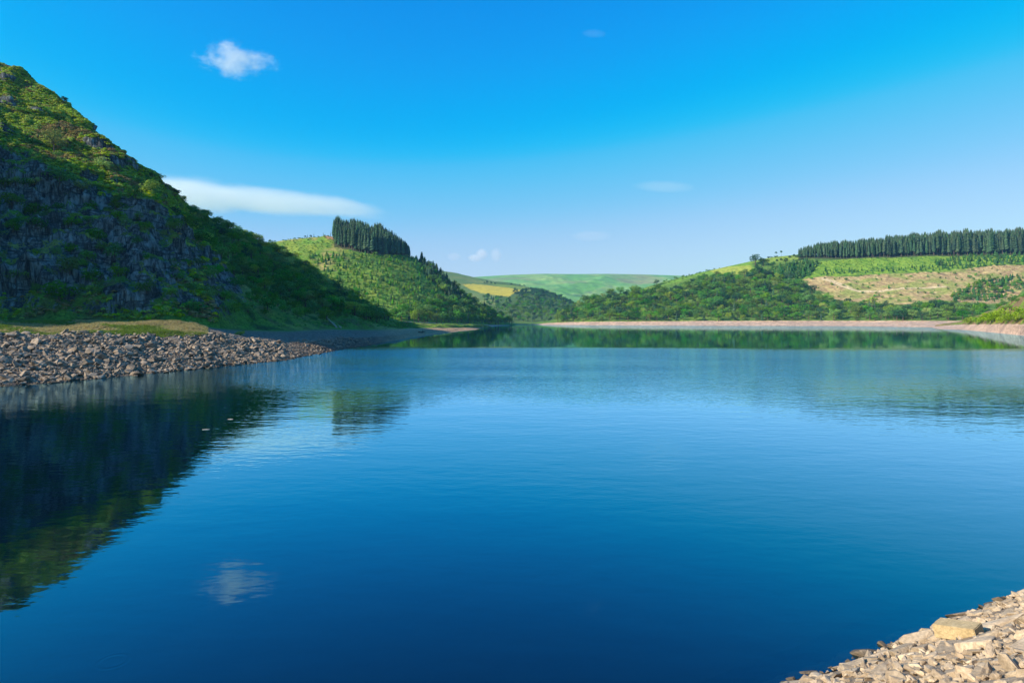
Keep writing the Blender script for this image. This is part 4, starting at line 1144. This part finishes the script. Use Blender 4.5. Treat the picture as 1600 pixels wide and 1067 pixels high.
def cover_stuff(name, protos_me, P, w_, n, smin, smax, seed, flat, label, cat):
    r = np.random.default_rng(seed)
    p = sample(P, w_, n, seed); s_ = r.uniform(smin, smax, n)
    holder = None
    prs = []
    # the first few clumps are real parts; the rest repeat their meshes
    o0 = None
    pts = p; rt = np.stack([r.normal(0, .15, n), r.normal(0, .15, n), r.uniform(0, 6.28, n)], 1); sc = np.stack([s_, s_, s_ * flat], 1)
    k = len(protos_me)
    st = None
    objs = []
    for q, me in enumerate(protos_me):
        c = bpy.data.objects.new(name.rstrip('s') + '_clump', me); COL.objects.link(c)
        c.location = pts[q]; c.rotation_euler = rt[q]; c.scale = sc[q]; objs.append(c)
    st = scatter(name, pts[k:], rt[k:], sc[k:], r.integers(0, k, n - k), objs, None, None, label, cat)
    for c in objs: c.parent = st
    return st
hillm = (Tg > 3.95) & (Tg < 6.1) & (lpx > -300)
open_ = (hillm & (lpx < 330) & (rock < .45)) * (1 - .93 * cl * xl * (Tg < 5.0))
hn = fbm(LP[..., 0] / 9, LP[..., 1] / 9, LP[..., 2] / 9, 131, 3)
cover_stuff('bracken', [clump_mesh('bracken', m_brack, 600 + k) for k in range(4)], LP, open_ * (sstep(-.25, .15, hn)) * (1 - .0 * hn), 16000, .9, 2.4, 21, .8, 'bright green bracken covering the rocky hillside', 'bracken')
cover_stuff('heather', [clump_mesh('heather', m_heath, 620 + k) for k in range(4)], LP, open_ * sstep(.1, -.25, hn), 9000, .8, 2.0, 22, .7, 'brown heather covering the upper rocky hillside', 'heather')
low = hillm & (lpx >= 330) & (lpx < 640) & (Tg > 4.0)
cover_stuff('undergrowth', [clump_mesh('undergrowth', m_leaf, 640 + k) for k in range(3)], LP, low * (1 - .8 * (rock > .3)), 3200, .6, 1.7, 23, .7, 'dark green undergrowth on the shaded slope below the wood', 'undergrowth')
cover_stuff('brash', [clump_mesh('brash', bark_mat('brash_wood', (.30, .20, .12)), 650 + k, 20, .2) for k in range(3)], RP, in_poly(rpx, rpy, FELL_POLY) * (.15 + sstep(.0, .5, fbm(RP[..., 0] / 14, RP[..., 1] / 5, 0, 141, 3))), 2600, .8, 2.4, 26, .45, 'brown brash and stumps strewn over the felled slope', 'brash')
shm = (shelf > .3) & (lpx > -250) & (lpx < 322)
cover_stuff('dry_grass', [tuft_mesh('dry_grass', m_straw, 660 + k) for k in range(4)], LP, shm * sstep(.15, -.15, fbm(LP[..., 0] / 6, LP[..., 1] / 6, 0, 61, 4)), 9000, .3, .8, 24, .75, 'straw-coloured grass on the shelf above the rubble shore', 'grass')
cover_stuff('green_grass', [tuft_mesh('green_grass', m_gras, 680 + k) for k in range(4)], LP, shm * sstep(-.1, .25, fbm(LP[..., 0] / 6, LP[..., 1] / 6, 0, 61, 4)) + shm * (np.abs(Tg - 2.12) < .09) * 1.5, 9000, .3, .75, 25, .75, 'green grass and herbs fringing the shelf above the rubble shore', 'grass')

# ------------------------------------------------------------------ driftwood and floating scraps
m_drift = bark_mat('driftwood', (.42, .36, .28)); m_darkwood = bark_mat('wet_wood', (.05, .04, .03))
def log(name, a, b, r0, mat, label, group=None, stubs=3, seed=0):
    r = np.random.default_rng(seed); a, b = Vector(a), Vector(b); L = (b - a).length
    path, rad = [], []
    for k in range(7):
        f = k / 6; path.append((r.normal(0, r0 * .25), r.normal(0, r0 * .25), L * f)); rad.append(r0 * (1 - .65 * f))
    V, F = tube(path, rad, 7)
    F += [tuple(range(6, -1, -1)), tuple(range(42, 49))]
    for k in range(stubs):
        z = L * r.uniform(.35, .9); an = r.uniform(0, 6.28); l = L * r.uniform(.08, .16)
        v, f = tube([(0, 0, z), (math.cos(an) * l, math.sin(an) * l, z + l * .8)], [r0 * .35, r0 * .1], 5)
        q = len(V); V += v; F += [tuple(x + q for x in g_) for g_ in f]
    o = link(bpy.data.objects.new(name, mesh_from(name, V, F, mat)))
    o.location = a; o.rotation_mode = 'QUATERNION'; o.rotation_quaternion = Vector((0, 0, 1)).rotation_difference((b - a).normalized())
    return tag(o, label, 'log', group)
def gp(px, py, up=.25): g_ = ground_at(LP, lpx, lpy, px, py); return (g_[0], g_[1], g_[2] + up)
log('fallen_trunk', gp(525, 513), gp(508, 497, .6), .34, m_drift, 'longer pale fallen trunk at the foot of the shaded hillside, left of two', None, 4, 1)
log('fallen_trunk', gp(534, 513), gp(521, 502, .6), .3, m_drift, 'shorter pale fallen trunk at the foot of the shaded hillside, right of two', None, 3, 2)
log('driftwood_log', gp(653, 520, .2), gp(662, 519.5, .3), .35, m_darkwood, 'dark driftwood log lying on the sand spit', None, 4, 3)
def scrap(px, py, l, label, seed):
    D = CAM_H / (py - HY) * FOC; p = at(px, py, D)
    r = np.random.default_rng(seed); k = 12
    V = [(l * math.cos(6.283 * i / k) * r.uniform(.7, 1.1), .28 * l * math.sin(6.283 * i / k) * r.uniform(.6, 1.2), .02) for i in range(k)]
    V += [(x * 1.02, y * 1.02, -.02) for x, y, z in V]
    V += [(0, 0, .05)]
    F = [(i, (i + 1) % k, 2 * k) for i in range(k)] + [(i, i + k, (i + 1) % k + k, (i + 1) % k) for i in range(k)]
    o = link(bpy.data.objects.new('floating_scrap', mesh_from('floating_scrap', V, F, m_drift)))
    o.location = (p.x, p.y, 0.0); o.rotation_euler = (0, 0, r.uniform(-.3, .3))
    return tag(o, label, 'debris')
scrap(322, 671, .30, 'pale scrap of bark floating on the dark reflection, nearer of two', 1)
scrap(360, 655, .26, 'pale scrap of bark floating on the dark reflection, farther of two', 2)

# ------------------------------------------------------------------ clouds: small volumes high above the hills
def cloud(label, px, py, D, wpx, hpx, dens, nscale, namp, roll=0.0, depth=.6, cut=0.0, lobes=((0, 0, 0, 1, 1),)):
    t = NT('cloud_vapour')
    ob = t.obj()
    n = t.noise(t.mapping(ob, (1, 1, hpx / wpx * 1.5)), nscale, 5, 0.62, .35)
    fall = None
    for (lx, ly, lz, sx_, sz_) in lobes:
        mp = t.new('ShaderNodeMapping'); t.put(mp.inputs[0], ob)
        mp.inputs['Location'].default_value = (-lx / sx_, 0, -lz / sz_); mp.inputs['Scale'].default_value = (1 / sx_, 1, 1 / sz_)
        ln = t.new('ShaderNodeVectorMath', operation='LENGTH'); t.l.new(mp.outputs[0], ln.inputs[0])
        f_ = t.math('SUBTRACT', 1.0, ln.outputs['Value'])
        fall = f_ if fall is None else t.math('MAXIMUM', fall, f_)
    dd = t.math('ADD', t.math('SUBTRACT', fall, cut), t.math('MULTIPLY', t.math('SUBTRACT', n, .5), namp))
    dd = t.math('MULTIPLY', t.ramp(dd, 0.0, 0.45), t.ramp(fall, 0.0, 0.12))
    pv = t.new('ShaderNodeVolumePrincipled')
    pv.inputs['Color'].default_value = c4(1, 1, 1); pv.inputs['Anisotropy'].default_value = 0.0
    t.put(pv.inputs['Density'], t.math('MULTIPLY', dd, dens))
    t.l.new(pv.outputs[0], t.out.inputs['Volume'])
    bm = bmesh.new(); bmesh.ops.create_icosphere(bm, subdivisions=3, radius=1.0)
    me = bpy.data.meshes.new('cloud'); bm.to_mesh(me); bm.free(); me.materials.append(t.m)
    o = link(bpy.data.objects.new('cloud', me))
    o.location = at(px, py, D); w_ = wpx * D / FOC / 2
    o.scale = (w_, w_ * depth, hpx * D / FOC / 2); o.rotation_euler = (0, math.radians(roll), 0)
    return tag(o, label, 'cloud')
cloud('small white puffy cloud alone in the upper left sky', 363, 96, 2600, 165, 72, .0062, 4.6, 2.2, 0, .6, .28, ((-.03, 0, .25, .45, .75), (.1, 0, .0, 1.0, .5), (.02, 0, -.25, .5, .55)))
cloud('long smooth white cloud bank tapering to the right behind the rocky hill', 400, 312, 3000, 490, 78, .0040, 2.6, .9, 4.0, .5, .10, ((-.45, 0, .0, .55, .8), (.05, 0, -.06, .8, .5), (.35, 0, -.1, .62, .26)))
cloud('thin pale streak of cloud above the far moor, right of centre', 1037, 292, 5200, 110, 20, .0009, 2.0, .5, 3, .5)
cloud('faint oval cloud low over the far moor', 923, 369, 6500, 76, 20, .0010, 2.0, .6, 0, .5)
cloud('tiny faint wisp high in the blue sky', 928, 53, 3200, 44, 13, .0011, 2.2, .7, 5, .5)
cloud('brighter of the small white clouds just above the valley horizon', 748, 400, 9000, 46, 30, .0040, 2.4, .8, 0, .6, .05, ((.2, 0, .2, .5, .7), (-.2, 0, -.2, .7, .5)))
cloud('narrow upright white cloud beside the brighter one at the horizon', 775, 399, 9000, 22, 28, .0040, 2.2, .7, 0, .8, .05)
cloud('faint small cloud at the horizon, leftmost of the low clouds', 709, 401, 9000, 26, 16, .0018, 2.2, .6, 0, .8)

# ------------------------------------------------------------------ haze: one box of thin air round the scene
bm = bmesh.new(); bmesh.ops.create_cube(bm, size=1.0)
me = bpy.data.meshes.new('haze'); bm.to_mesh(me); bm.free()
t = NT('thin_haze'); pv = t.new('ShaderNodeVolumePrincipled')
pv.inputs['Color'].default_value = c4(.28, .66, 1.0); pv.inputs['Density'].default_value = 0.00006; pv.inputs['Anisotropy'].default_value = 0.2
t.l.new(pv.outputs[0], t.out.inputs['Volume']); me.materials.append(t.m)
hz = tag(link(bpy.data.objects.new('haze', me)), kind='stuff')
hz.location = (0, 0, 175); hz.scale = (30000, 30000, 380)
